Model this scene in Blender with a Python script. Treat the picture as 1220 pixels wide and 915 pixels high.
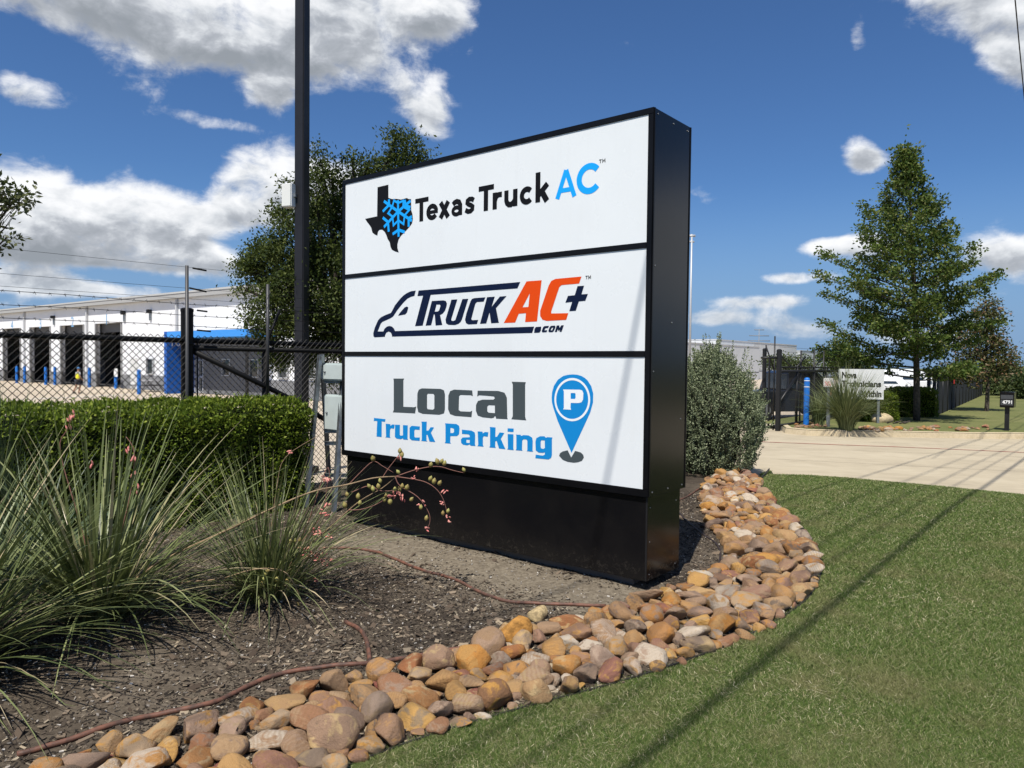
import bpy, bmesh, math, random
import numpy as np
from mathutils import Vector, Matrix, noise as mnoise
from mathutils.geometry import tessellate_polygon

rng = np.random.default_rng(7)
random.seed(7)
scene = bpy.context.scene
col = scene.collection
for o in list(bpy.data.objects):
    bpy.data.objects.remove(o)

# ------------------------------------------------------------------ camera
FPX, PIT, ROL, EYE = 877.8, -0.0287, 0.0105, 1.6
_c, _s = math.cos(PIT), math.sin(PIT)
_F = Vector((0, _c, _s)); _U0 = Vector((0, -_s, _c)); _R0 = Vector((1, 0, 0))
_R = math.cos(ROL)*_R0 + math.sin(ROL)*_U0
_U = -math.sin(ROL)*_R0 + math.cos(ROL)*_U0
CAM = Vector((0, 0, EYE))
cd = bpy.data.cameras.new('camera'); cam = bpy.data.objects.new('camera', cd); col.objects.link(cam)
cd.sensor_width = 36; cd.lens = FPX/1220*36; cd.clip_start = 0.05; cd.clip_end = 3000
m3 = Matrix((_R, _U, -_F)).transposed()
cam.matrix_world = Matrix.Translation(CAM) @ m3.to_4x4()
scene.camera = cam

# ------------------------------------------------------------------ light
TOSUN = Vector((-0.20, -0.55, 1.0)).normalized()
SUN_EL = math.asin(TOSUN.z); SUN_AZ = math.atan2(TOSUN.x, TOSUN.y)
sd = bpy.data.lights.new('sun', 'SUN'); sd.energy = 5.0; sd.angle = math.radians(0.53); sd.color = (1.0, 0.95, 0.87)
so = bpy.data.objects.new('sun', sd); col.objects.link(so)
so.rotation_euler = (-TOSUN).to_track_quat('-Z', 'Y').to_euler()
so.location = (0, 0, 30)
scene.view_settings.view_transform = 'Standard'
scene.view_settings.look = 'None'
scene.view_settings.gamma = 1
scene.view_settings.exposure = 0.30
scene.view_settings.use_curve_mapping = False
SKY_STRENGTH = 0.088

def pix_dir(px, py):
    return (_F + (px-610)/FPX*_R + (457.5-py)/FPX*_U)

class NT:
    """tiny helper for writing node trees"""
    def __init__(s, tree): s.t = tree; s.n = tree.nodes; s.l = tree.links
    def node(s, typ, **kw):
        n = s.n.new(typ)
        for k, v in kw.items(): setattr(n, k, v)
        return n
    def put(s, sock, v):
        if v is None: return
        if isinstance(v, bpy.types.NodeSocket): s.l.new(v, sock)
        else: sock.default_value = v
    def math(s, op, a, b=None, c=None, clamp=False):
        n = s.node('ShaderNodeMath', operation=op, use_clamp=clamp)
        s.put(n.inputs[0], a); s.put(n.inputs[1], b); s.put(n.inputs[2], c)
        return n.outputs[0]
    def mix(s, f, a, b, blend='MIX'):
        n = s.node('ShaderNodeMix', data_type='RGBA', blend_type=blend)
        s.put(n.inputs[0], f); s.put(n.inputs[6], a); s.put(n.inputs[7], b)
        return n.outputs[2]
    def noise(s, vec, scale, detail=4, rough=.55, dist=0.0):
        n = s.node('ShaderNodeTexNoise')
        s.put(n.inputs['Vector'], vec); n.inputs['Scale'].default_value = scale
        n.inputs['Detail'].default_value = detail; n.inputs['Roughness'].default_value = rough
        n.inputs['Distortion'].default_value = dist
        return n.outputs['Fac']
    def ramp(s, f, stops, interp='LINEAR'):
        n = s.node('ShaderNodeValToRGB'); r = n.color_ramp; r.interpolation = interp
        while len(r.elements) < len(stops): r.elements.new(0.5)
        for e, (p, c) in zip(r.elements, stops):
            e.position = p; e.color = (c[0], c[1], c[2], 1) if len(c) == 3 else c
        s.put(n.inputs[0], f)
        return n.outputs[0]
    def maprange(s, v, a, b, c=0., d=1., kind='SMOOTHSTEP'):
        n = s.node('ShaderNodeMapRange', interpolation_type=kind)
        s.put(n.inputs[0], v)
        for i, x in zip((1, 2, 3, 4), (a, b, c, d)): n.inputs[i].default_value = x
        return n.outputs[0]

def rgb(r, g, b): return (r, g, b, 1)

# ------------------------------------------------------------------ sky with cumulus
def build_world():
    w = bpy.data.worlds.new('World'); scene.world = w; w.use_nodes = True
    w.cycles.sampling_method = 'MANUAL'; w.cycles.sample_map_resolution = 512
    N = NT(w.node_tree); w.node_tree.nodes.clear()
    tc = N.node('ShaderNodeTexCoord'); D = tc.outputs['Generated']
    sep = N.node('ShaderNodeSeparateXYZ'); N.l.new(D, sep.inputs[0])
    az = N.math('ARCTAN2', sep.outputs[0], sep.outputs[1]); el = N.math('ARCSINE', sep.outputs[2])
    cv = N.node('ShaderNodeCombineXYZ'); N.put(cv.inputs[0], az); N.put(cv.inputs[1], el)
    ang = cv.outputs[0]
    def vm(op, a, b=None, c=None):
        n = N.node('ShaderNodeVectorMath', operation=op); N.put(n.inputs[0], a)
        if b is not None: N.put(n.inputs[1], b)
        if c is not None: N.put(n.inputs[2], c)
        return n
    # billowing noise, sampled here and a little higher up (for the shading of tops and bases)
    base = vm('MULTIPLY_ADD', ang, (1, 1.5, 0), (0, 0, 3.7)).outputs[0]
    wn = N.node('ShaderNodeTexNoise'); N.put(wn.inputs['Vector'], base); wn.inputs['Scale'].default_value = 14; wn.inputs['Detail'].default_value = 2
    wv = vm('MULTIPLY_ADD', wn.outputs['Color'], (.035, .035, 0), base).outputs[0]
    wv2 = vm('ADD', wv, (-.008, .024, 0)).outputs[0]
    vor = N.node('ShaderNodeTexVoronoi'); N.put(vor.inputs['Vector'], wv); vor.inputs['Scale'].default_value = 24
    vor2 = N.node('ShaderNodeTexVoronoi'); N.put(vor2.inputs['Vector'], wv2); vor2.inputs['Scale'].default_value = 24
    n1 = N.math('MULTIPLY_ADD', N.math('SUBTRACT', .42, vor.outputs['Distance']), .13, N.noise(wv, 10., 9, .63))
    n1b = N.math('MULTIPLY_ADD', N.math('SUBTRACT', .42, vor2.outputs['Distance']), .13, N.noise(wv2, 10., 5, .60))
    # cumulus (px, py, rx, ry, amount) where the photograph shows them
    blobs = [(20, -75, 110, 70, 1.0), (130, -20, 100, 62, 1.0), (240, 15, 100, 62, 1.0), (340, 35, 85, 62, 1.0), (430, 0, 95, 75, 1.0), (520, 0, 56, 42, .85),
             (500, 112, 36, 30, .72), (520, 145, 34, 26, .66), (30, 108, 40, 18, .78), (240, 143, 32, 10, .5), (290, 150, 26, 8, .42), (322, 112, 32, 22, .7),
             (-60, 260, 90, 48, 1.0), (50, 252, 60, 46, 1.0), (105, 275, 50, 28, .8), (160, 250, 52, 42, 1.0), (215, 272, 46, 30, .9), (305, 215, 52, 38, 1.05), (280, 250, 50, 26, .85), (390, 225, 66, 46, .9),
             (110, 298, 130, 16, .8), (210, 316, 90, 16, .9), (30, 335, 110, 14, .8), (160, 350, 130, 10, .6), (-40, 365, 120, 9, .5),
             (1160, -5, 80, 46, 1.0), (1215, 50, 50, 48, 1.0), (1024, 186, 24, 19, .75), (1044, 192, 26, 14, .7), (1015, 296, 58, 18, .9), (950, 331, 50, 8, .8), (975, 292, 40, 9, .6), (1060, 345, 60, 8, .5), (1190, 380, 60, 8, .5),
             (1198, 303, 52, 21, .95), (1170, 352, 30, 9, .4), (905, 360, 60, 9, .8), (860, 379, 90, 10, .8), (960, 394, 90, 10, .7), (1120, 405, 90, 9, .6), (1290, 330, 70, 26, .8), (1022, 40, 11, 17, .42), (620, 92, 9, 12, .32), (560, 75, 8, 14, .3)]
    tot = None; grad = None
    for (px, py, rx, ry, a) in blobs:
        d = pix_dir(px, py).normalized(); a0 = math.atan2(d.x, d.y); e0 = math.asin(d.z); kx = FPX/rx/max(.5, math.cos(a0)*math.cos(e0)); ky = FPX/ry
        v = vm('MULTIPLY_ADD', ang, (kx, ky, 0), (-a0*kx, -e0*ky, 0)).outputs[0]
        q = vm('DOT_PRODUCT', v, v).outputs['Value']
        ex = N.math('POWER', .36, N.math('POWER', q, 1.35))
        tot = N.math('MULTIPLY_ADD', ex, a, tot if tot is not None else 0.0)
        if ry > 15:
            g = N.math('MULTIPLY', ex, vm('DOT_PRODUCT', v, (0, a, 0)).outputs['Value']); grad = g if grad is None else N.math('ADD', grad, g)
    # the same kind of scattered cumulus goes on round the rest of the sky
    cov = N.noise(base, 2.4, 2, .5)
    out_f = N.math('MAXIMUM', N.maprange(N.math('ABSOLUTE', az), .72, .95), N.maprange(el, .50, .62))
    tot = N.math('MULTIPLY_ADD', N.maprange(cov, .52, .68), out_f, tot)
    tot = N.math('MINIMUM', tot, 1.1)
    v0 = N.math('MULTIPLY_ADD', N.math('SUBTRACT', n1, .5), 2.1, tot)
    alpha = N.math('MULTIPLY', N.maprange(v0, .30, .95), N.maprange(sep.outputs[2], -.01, .03))
    dif = N.math('MULTIPLY_ADD', N.math('SUBTRACT', n1, n1b), 1.9, N.math('MULTIPLY', grad, .62))
    lit = N.math('ADD', N.maprange(dif, -.72, .58), N.maprange(v0, 1.25, .5, -.10, .16))
    ccol = N.ramp(lit, [(0, (.30, .33, .37)), (.30, (.45, .48, .53)), (.55, (.70, .73, .77)), (.85, (.95, .96, .98))])
    ccol = N.mix(N.maprange(sep.outputs[2], .0, .13, .55, 0.), ccol, rgb(.34, .44, .56))
    sky = N.node('ShaderNodeTexSky', sky_type='NISHITA'); sky.sun_disc = False
    sky.sun_elevation = SUN_EL; sky.sun_rotation = SUN_AZ; sky.altitude = 200; sky.air_density = 1.0; sky.dust_density = .3; sky.ozone_density = 1.6
    b1 = N.node('ShaderNodeBackground'); N.put(b1.inputs[0], N.mix(N.maprange(sep.outputs[2], .0, .24, .92, 0.), N.mix(1.0, sky.outputs[0], rgb(.44, .66, .94), 'MULTIPLY'), rgb(2.05, 3.35, 5.5))); b1.inputs[1].default_value = SKY_STRENGTH
    b2 = N.node('ShaderNodeBackground'); N.put(b2.inputs[0], ccol); b2.inputs[1].default_value = .85
    mx = N.node('ShaderNodeMixShader'); N.put(mx.inputs[0], alpha); N.l.new(b1.outputs[0], mx.inputs[1]); N.l.new(b2.outputs[0], mx.inputs[2])
    out = N.node('ShaderNodeOutputWorld'); N.l.new(mx.outputs[0], out.inputs[0])
build_world()

# ------------------------------------------------------------------ place geometry helpers
W2 = Vector((0.635, 0.772, 0)).normalized()     # along the road / fence
P2 = Vector((W2.y, -W2.x, 0))                   # towards the road
def qp(q, p, z=0.0):
    v = W2*q + P2*p; return Vector((v.x, v.y, z))
def to_qp(v): return (v.x*W2.x+v.y*W2.y, v.x*P2.x+v.y*P2.y)
def sstep(a, b, x):
    t = max(0., min(1., (x-a)/(b-a))); return t*t*(3-2*t)
def terrain(x, y):
    q = x*W2.x+y*W2.y; p = x*P2.x+y*P2.y
    return -max(.65*sstep(-8.6, -13.5, p), .5*max(0., min(1., (q-9.5)/16.)))
def ray(px, py): return pix_dir(px, py)
def G(px, py, lift=0.0):
    d = ray(px, py); z = lift; P = None
    for i in range(14):
        t = (z-EYE)/d.z if d.z < -1e-4 else 500.
        P = CAM + d*min(t, 500.)
        z = .5*z + .5*(terrain(P.x, P.y)+lift)
    return Vector((P.x, P.y, terrain(P.x, P.y)+lift))
def AT(px, py, Y):
    d = ray(px, py); return CAM + d*(Y/d.y)
def on_line(px, py, base, dr):
    """where the vertical plane through base along dr meets the ray"""
    d = ray(px, py); n = Vector((dr.y, -dr.x, 0))
    t = (base-CAM).dot(n)/d.dot(n); return CAM + d*t

# ------------------------------------------------------------------ mesh helpers
class MB:
    def __init__(s): s.v = []; s.f = []; s.smooth = False
    def add(s, vs, fs):
        o = len(s.v); s.v += [tuple(v) for v in vs]; s.f += [tuple(i+o for i in f) for f in fs]; return s
    def box(s, c, size, ax=None):
        X, Y, Z = ax or (Vector((1, 0, 0)), Vector((0, 1, 0)), Vector((0, 0, 1)))
        c = Vector(c); a, b, d = size[0]/2, size[1]/2, size[2]/2
        vs = [c+X*(a*i)+Y*(b*j)+Z*(d*k) for i in (-1, 1) for j in (-1, 1) for k in (-1, 1)]
        return s.add(vs, [(0, 1, 3, 2), (4, 6, 7, 5), (0, 4, 5, 1), (2, 3, 7, 6), (0, 2, 6, 4), (1, 5, 7, 3)])
    def bbox(s, c, size, ax=None, bev=.01):
        """box with chamfered vertical and horizontal edges"""
        bm = bmesh.new(); bmesh.ops.create_cube(bm, size=1)
        for v in bm.verts: v.co = Vector((v.co.x*size[0], v.co.y*size[1], v.co.z*size[2]))
        bmesh.ops.bevel(bm, geom=bm.edges[:], offset=bev, segments=2, affect='EDGES')
        X, Y, Z = ax or (Vector((1, 0, 0)), Vector((0, 1, 0)), Vector((0, 0, 1)))
        c = Vector(c); bm.verts.index_update()
        s.add([c+X*v.co.x+Y*v.co.y+Z*v.co.z for v in bm.verts], [[v.index for v in f.verts] for f in bm.faces]); bm.free(); return s
    def tube(s, pts, r, n=8, cap=True):
        pts = [Vector(p) for p in pts]; R = r if hasattr(r, '__len__') else [r]*len(pts)
        o = len(s.v); up = Vector((0, 0, 1)); prev = None
        for i, p in enumerate(pts):
            t = (pts[min(i+1, len(pts)-1)]-pts[max(i-1, 0)])
            t = t.normalized() if t.length > 1e-9 else Vector((0, 0, 1))
            if prev is None:
                a = t.orthogonal().normalized() if abs(t.dot(up)) > .99 else t.cross(up).normalized()
            else:
                a = (prev - t*prev.dot(t)); a = a.normalized() if a.length > 1e-6 else t.orthogonal().normalized()
            prev = a; b = t.cross(a)
            for k in range(n):
                an = 2*math.pi*k/n; s.v.append(tuple(p+(a*math.cos(an)+b*math.sin(an))*R[i]))
        for i in range(len(pts)-1):
            for k in range(n):
                k2 = (k+1) % n; s.f.append((o+i*n+k, o+i*n+k2, o+(i+1)*n+k2, o+(i+1)*n+k))
        if cap:
            s.f.append(tuple(o+k for k in range(n-1, -1, -1))); e = o+(len(pts)-1)*n; s.f.append(tuple(e+k for k in range(n)))
        return s
    def prism(s, prof, o, X, Y, Z, d):
        """profile (x,y) in plane X,Y, extruded by d along Z"""
        n = len(prof); o = Vector(o)
        a = [o+X*x+Y*y for x, y in prof]; b = [v+Z*d for v in a]
        return s.add(a+b, [tuple(range(n-1, -1, -1)), tuple(range(n, 2*n))]+[(i, (i+1) % n, n+(i+1) % n, n+i) for i in range(n)])
    def lathe(s, c, prof, n=16, ax=None):
        X, Y, Z = ax or (Vector((1, 0, 0)), Vector((0, 1, 0)), Vector((0, 0, 1))); c = Vector(c); o = len(s.v)
        for r, z in prof:
            for k in range(n):
                a = 2*math.pi*k/n; s.v.append(tuple(c+X*(r*math.cos(a))+Y*(r*math.sin(a))+Z*z))
        for i in range(len(prof)-1):
            for k in range(n): k2 = (k+1) % n; s.f.append((o+i*n+k, o+i*n+k2, o+(i+1)*n+k2, o+(i+1)*n+k))
        s.f.append(tuple(o+k for k in range(n-1, -1, -1))); e = o+(len(prof)-1)*n; s.f.append(tuple(e+k for k in range(n)))
        return s
    def mesh(s, name, smooth=False):
        me = bpy.data.meshes.new(name); me.from_pydata(s.v, [], s.f); me.update()
        if smooth:
            for p in me.polygons: p.use_smooth = True
        return me
    def build(s, name, mat, parent=None, smooth=False, auto=None):
        me = s.mesh(name, smooth or auto is not None)
        if auto is not None: me.set_sharp_from_angle(angle=math.radians(auto))
        return link(name, me, mat, parent)

def link(name, me, mat, parent=None, kind=None):
    o = bpy.data.objects.new(name, me); col.objects.link(o)
    if mat is not None and me is not None and not me.materials: me.materials.append(mat)
    if parent is not None:
        o.parent = parent; o.matrix_parent_inverse = parent.matrix_world.inverted() if False else Matrix.Translation(-parent.location)
    if kind: o['kind'] = kind
    return o
def thing(name, loc, label, cat, group=None):
    o = bpy.data.objects.new(name, None); col.objects.link(o); o.location = loc; o.empty_display_size = .2
    return tag(o, label, cat, group)
def tag(o, label, cat, group=None):
    o['label'] = label; o['category'] = cat
    if group: o['group'] = group
    return o
def copy_tree(root, dloc, label=None):
    """a copy of a thing with copies of its parts and sub-parts, shifted"""
    r = root.copy(); col.objects.link(r); r.location = root.location+Vector(dloc)
    if label: r['label'] = label
    def rec(o, par):
        for ch in [c for c in bpy.data.objects if c.parent == o]:
            c = ch.copy(); col.objects.link(c); c.parent = par; c.matrix_parent_inverse = ch.matrix_parent_inverse.copy(); rec(ch, c)
    rec(root, r); return r
def np_mesh(name, V, nper, mat, parent=None, uv=None):
    """V: (n*nper,3) every consecutive nper vertices are one face"""
    V = np.ascontiguousarray(V, dtype=np.float32); n = len(V)//nper
    me = bpy.data.meshes.new(name); me.vertices.add(len(V)); me.vertices.foreach_set('co', V.ravel())
    me.loops.add(n*nper); me.loops.foreach_set('vertex_index', np.arange(n*nper, dtype=np.int32))
    me.polygons.add(n); me.polygons.foreach_set('loop_start', np.arange(0, n*nper, nper, dtype=np.int32))
    try: me.polygons.foreach_set('loop_total', np.full(n, nper, dtype=np.int32))
    except Exception: pass
    me.update(calc_edges=True); me.validate()
    return link(name, me, mat, parent)
def sheet(name, poly, mat, lift=0.0, cuts=None, parent=None):
    """a flat polygon (list of xy) draped on the terrain"""
    bm = bmesh.new(); vs = [bm.verts.new((p[0], p[1], 0)) for p in poly]; f = bm.faces.new(vs)
    if f.normal.z < 0: f.normal_flip()
    bmesh.ops.triangulate(bm, faces=bm.faces[:])
    for (co, no) in (cuts or []):
        bmesh.ops.bisect_plane(bm, geom=bm.verts[:]+bm.edges[:]+bm.faces[:], plane_co=co, plane_no=no)
    for v in bm.verts: v.co.z = terrain(v.co.x, v.co.y)+lift
    bmesh.ops.recalc_face_normals(bm, faces=bm.faces[:])
    me = bpy.data.meshes.new(name); bm.to_mesh(me); bm.free()
    return link(name, me, mat, parent, 'structure' if parent is None else None)
TERRAIN_CUTS = [(W2*a, W2) for a in (9.5, 15, 20, 25.5)] + [(P2*-a, P2) for a in (8.6, 9.5, 10.3, 11.2, 12.2, 13.5)]

# ------------------------------------------------------------------ materials
MATS = {}
def mat(name, base, rough=.7, spec=.4, metal=0., var=0., vscale=6., bump=0., bscale=40., noise_col=None, coat=0.):
    if name in MATS: return MATS[name]
    m = bpy.data.materials.new(name); m.use_nodes = True; N = NT(m.node_tree); b = N.n['Principled BSDF']
    tc = N.node('ShaderNodeTexCoord'); base4 = rgb(*base)
    c = base4
    if var > 0:
        f = N.noise(tc.outputs['Object'], vscale, 6, .6)
        k = noise_col or tuple(x*(1-var) for x in base)
        c = N.mix(N.maprange(f, .35, .65), base4, rgb(*k))
    N.put(b.inputs['Base Color'], c)
    b.inputs['Roughness'].default_value = rough; b.inputs['Specular IOR Level'].default_value = spec; b.inputs['Metallic'].default_value = metal
    b.inputs['Coat Weight'].default_value = coat
    if bump > 0:
        bn = N.node('ShaderNodeBump'); bn.inputs['Strength'].default_value = bump; bn.inputs['Distance'].default_value = .02
        N.put(bn.inputs['Height'], N.noise(tc.outputs['Object'], bscale, 6, .65)); N.l.new(bn.outputs[0], b.inputs['Normal'])
    MATS[name] = m; return m
def leaf_mat(name, stops, trans=.3, rough=.5, spec=.3, tcol=None):
    m = bpy.data.materials.new(name); m.use_nodes = True; N = NT(m.node_tree); b = N.n['Principled BSDF']
    ge = N.node('ShaderNodeNewGeometry')
    c = N.ramp(ge.outputs['Random Per Island'], stops)
    N.put(b.inputs['Base Color'], c); b.inputs['Roughness'].default_value = rough; b.inputs['Specular IOR Level'].default_value = spec
    t = N.node('ShaderNodeBsdfTranslucent'); N.put(t.inputs[0], N.mix(.5, c, rgb(*(tcol or (.14, .20, .03)))))
    mx = N.node('ShaderNodeMixShader'); mx.inputs[0].default_value = trans
    out = N.n['Material Output']; N.l.new(b.outputs[0], mx.inputs[1]); N.l.new(t.outputs[0], mx.inputs[2]); N.l.new(mx.outputs[0], out.inputs[0])
    return m
black_paint = mat('black_paint', (.005, .005, .006), .20, .28, var=.3, vscale=3)
black_metal = mat('black_metal', (.012, .012, .013), .5, .4, var=.4, vscale=9)
galv = mat('galvanised', (.30, .32, .33), .45, .5, .7, var=.35, vscale=14)
white_paint = mat('white_paint', (.78, .78, .77), .5, .4, var=.06, vscale=2)
blue_plastic = mat('blue_plastic', (.012, .155, .56), .4, .5, var=.12, vscale=5)
glass_dark = mat('glass_dark', (.02, .03, .04), .06, .7)
rubber = mat('rubber', (.015, .015, .015), .8, .2)
# ------------------------------------------------------------------ ground surfaces
def ground_mat(name, stops, scales, bump=.5, bscale=60, rough=.95, stretch=None):
    m = bpy.data.materials.new(name); m.use_nodes = True; N = NT(m.node_tree); b = N.n['Principled BSDF']
    tc = N.node('ShaderNodeTexCoord'); vec = tc.outputs['Object']
    if stretch:
        mp = N.node('ShaderNodeMapping'); N.l.new(vec, mp.inputs[0]); mp.inputs['Rotation'].default_value = (0, 0, stretch[0]); mp.inputs['Scale'].default_value = stretch[1]; vec2 = mp.outputs[0]
    else: vec2 = vec
    f = None
    for sc, wt in scales:
        n = N.math('MULTIPLY', N.noise(vec if sc < 5 else vec2, sc, 5, .6), wt); f = n if f is None else N.math('ADD', f, n)
    N.put(b.inputs['Base Color'], N.ramp(f, stops)); b.inputs['Roughness'].default_value = rough; b.inputs['Specular IOR Level'].default_value = .2
    bn = N.node('ShaderNodeBump'); bn.inputs['Strength'].default_value = bump; bn.inputs['Distance'].default_value = .01
    N.put(bn.inputs['Height'], N.noise(vec2, bscale, 6, .7)); N.l.new(bn.outputs[0], b.inputs['Normal'])
    return m
road_ang = -math.atan2(P2.y, P2.x)
m_conc = ground_mat('driveway_concrete', [(.32, (.29, .245, .175)), (.5, (.42, .36, .255)), (.68, (.51, .445, .325))], [(.5, .40), (2.6, .22), (15., .38)], .3, 90, .85, (road_ang, (.12, 1.6, 1)))
m_yard = ground_mat('yard_concrete', [(.3, (.36, .29, .215)), (.5, (.44, .37, .28)), (.7, (.50, .43, .34))], [(.12, .5), (.8, .3), (6., .2)], .1, 30, .9)
m_kerb = ground_mat('kerb_concrete', [(.3, (.36, .29, .18)), (.5, (.47, .39, .26)), (.7, (.55, .46, .32))], [(2., .5), (18., .5)], .3, 80, .9)
m_soil = ground_mat('mulch_soil', [(.30, (.020, .015, .011)), (.44, (.048, .037, .027)), (.53, (.10, .080, .058)), (.62, (.17, .14, .105)), (.75, (.26, .22, .17))], [(.7, .55), (4.5, .2), (45., .25)], .9, 120)
def soil_patch():
    N = NT(m_soil.node_tree); b = N.n['Principled BSDF']; tc = N.node('ShaderNodeTexCoord'); src = b.inputs['Base Color'].links[0].from_socket
    def along(v, c):
        d = N.node('ShaderNodeVectorMath', operation='DOT_PRODUCT'); N.l.new(tc.outputs['Object'], d.inputs[0]); d.inputs[1].default_value = v; return N.math('ADD', d.outputs['Value'], c)
    dn_ = along((-.6354, -.7722, 0), .9508*.6354+5.0655*.7722); al = along((.7722, -.6354, 0), 3.3827-.9508*.7722+5.0655*.6354)
    n = N.noise(tc.outputs['Object'], 2.2, 5, .6)
    f = N.math('SUBTRACT', N.math('ADD', .70, N.math('MULTIPLY', N.math('SUBTRACT', n, .5), 1.2)), N.math('ABSOLUTE', N.math('SUBTRACT', dn_, .28)))
    f = N.math('MULTIPLY', f, N.math('MULTIPLY', N.maprange(al, .2, .9), N.maprange(al, 4.3, 3.6)))
    bare = N.ramp(N.noise(tc.outputs['Object'], 30, 6, .7), [(.32, (.085, .068, .048)), (.5, (.175, .145, .105)), (.7, (.27, .23, .17))])
    N.put(b.inputs['Base Color'], N.mix(N.maprange(f, .0, .45), src, bare))
soil_patch()
m_lawn = ground_mat('lawn_turf', [(.30, (.048, .070, .024)), (.5, (.080, .105, .038)), (.64, (.12, .13, .055)), (.78, (.20, .18, .095))], [(.6, .35), (5.5, .25), (70., .40)], 1.0, 160)
m_verge = ground_mat('verge_turf', [(.32, (.085, .105, .032)), (.5, (.13, .14, .048)), (.66, (.19, .18, .075))], [(.5, .5), (3.5, .2), (30., .3)], .8, 60, .95, (road_ang, (1, .25, 1)))
m_field = ground_mat('field', [(.3, (.05, .07, .02)), (.6, (.12, .12, .045)), (.8, (.2, .18, .09))], [(.05, .6), (.6, .4)], .2, 4)

# outer (lawn side) and inner edge of the stone border, read off the photograph
OUT_PX = [(919, 562), (907, 573), (908, 585), (921, 600), (938, 616), (955, 634), (972, 655), (980, 676), (975, 700), (958, 722), (925, 745), (880, 768), (820, 792), (750, 815), (690, 832), (620, 850), (560, 868), (490, 890), (430, 913), (340, 950), (200, 1010), (40, 1090)]
IN_PX = [(872, 566), (845, 575), (836, 590), (838, 612), (846, 630), (866, 655), (868, 672), (850, 688), (812, 703), (775, 716), (735, 728), (700, 742), (640, 752), (590, 772), (530, 792), (470, 806), (400, 822), (340, 838), (270, 862), (190, 884), (110, 905), (40, 925), (-60, 960), (-200, 1010)]
def spline(P, n):
    P = np.array([(p.x, p.y) for p in P]); d = np.r_[0, np.cumsum(np.hypot(*np.diff(P, axis=0).T))]
    t = np.linspace(0, d[-1], n); Q = np.c_[np.interp(t, d, P[:, 0]), np.interp(t, d, P[:, 1])]
    for k in range(3):
        Q[1:-1] = .25*Q[:-2]+.5*Q[1:-1]+.25*Q[2:]
    return Q
OUT = spline([G(*p) for p in OUT_PX], 120)
INN = spline([G(*p) for p in IN_PX], 120)
NEAR_DRIVE = [G(*p) for p in [(905, 566.5), (960, 567.5), (1010, 570.5), (1100, 579), (1220, 591)]]
dn = (NEAR_DRIVE[-1]-NEAR_DRIVE[-2]).normalized()
NEAR_DRIVE.append(NEAR_DRIVE[-1]+dn*9)
gate_l = NEAR_DRIVE[0] - P2*4.6
corner0 = NEAR_DRIVE[0]
bed_poly = [tuple(p) for p in OUT] + [(-3.2, 1.2), (-9, 1.0), (-9.5, 5)] + [tuple(qp(-3.5, -8.05)[:2])] + [tuple(qp(10.0, -8.05)[:2]), tuple(gate_l[:2])] + [(corner0.x, corner0.y)]
bed = sheet('planting_bed', bed_poly, m_soil, 0.0, TERRAIN_CUTS)
lawn_poly = [tuple(p) for p in OUT[::-1]] + [(corner0.x, corner0.y+.01)] + [(v.x, v.y) for v in NEAR_DRIVE[1:]] + [(22, -2), (16, -9), (-9, -9), (-9, .9), (-3.2, 1.15)]
lawn = sheet('lawn', lawn_poly, m_lawn, 0.012, TERRAIN_CUTS)
FAR_KERB_PX = [(931, 511.5), (936, 516), (960, 518.5), (1000, 519.5), (1060, 520.5), (1130, 521.5), (1220, 522.5), (1330, 525)]
FK = [G(*p) for p in FAR_KERB_PX]
FK.append(FK[-1]+(FK[-1]-FK[-2]).normalized()*6)
drive_poly = [(v.x, v.y) for v in NEAR_DRIVE] + [tuple((NEAR_DRIVE[-1]+P2*9)[:2]), tuple((FK[-1]+P2*8)[:2])] + [(v.x, v.y) for v in FK[::-1]] + [tuple((FK[0]-P2*5)[:2]), tuple((gate_l-P2*3)[:2]), tuple(gate_l[:2])]
drive = sheet('driveway', drive_poly, m_conc, -.004, TERRAIN_CUTS)
# joints sawn across the slab
jm = mat('joint_filler', (.12, .10, .08), .9)
for k in range(3):
    a = NEAR_DRIVE[0].lerp(FK[1], (k+1)/4.); b = NEAR_DRIVE[-2].lerp(FK[-2], (k+1)/4.)
    pts = [a.lerp(b, i/12.) for i in range(13)]; mb = MB(); d = (b-a).normalized(); nn = Vector((-d.y, d.x, 0))
    L = [(p+nn*s) for p in pts for s in (-.008, .008)]; L = [Vector((v.x, v.y, terrain(v.x, v.y)-.0005)) for v in L]
    mb.add(L, [(2*i, 2*i+2, 2*i+3, 2*i+1) for i in range(12)]); mb.build('slab_joint', jm, drive)
# red fire-lane stripe
RL = [G(*p) for p in [(880, 525.2), (899, 526), (1000, 530), (1060, 532), (1130, 535), (1220, 539), (1350, 545)]]
mb = MB(); L = []
for i, p in enumerate(RL):
    d = (RL[min(i+1, len(RL)-1)]-RL[max(i-1, 0)]).normalized(); nn = Vector((-d.y, d.x, 0))
    for s in (-.055, .055): v = p+nn*s; L.append(Vector((v.x, v.y, terrain(v.x, v.y)+.003)))
mb.add(L, [(2*i, 2*i+2, 2*i+3, 2*i+1) for i in range(len(RL)-1)])
m_red = mat('red_line_paint', (.32, .035, .035), .8, .2, var=.9, vscale=9, noise_col=(.36, .22, .17))
o = mb.build('fire_lane_stripe', m_red, drive)

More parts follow.
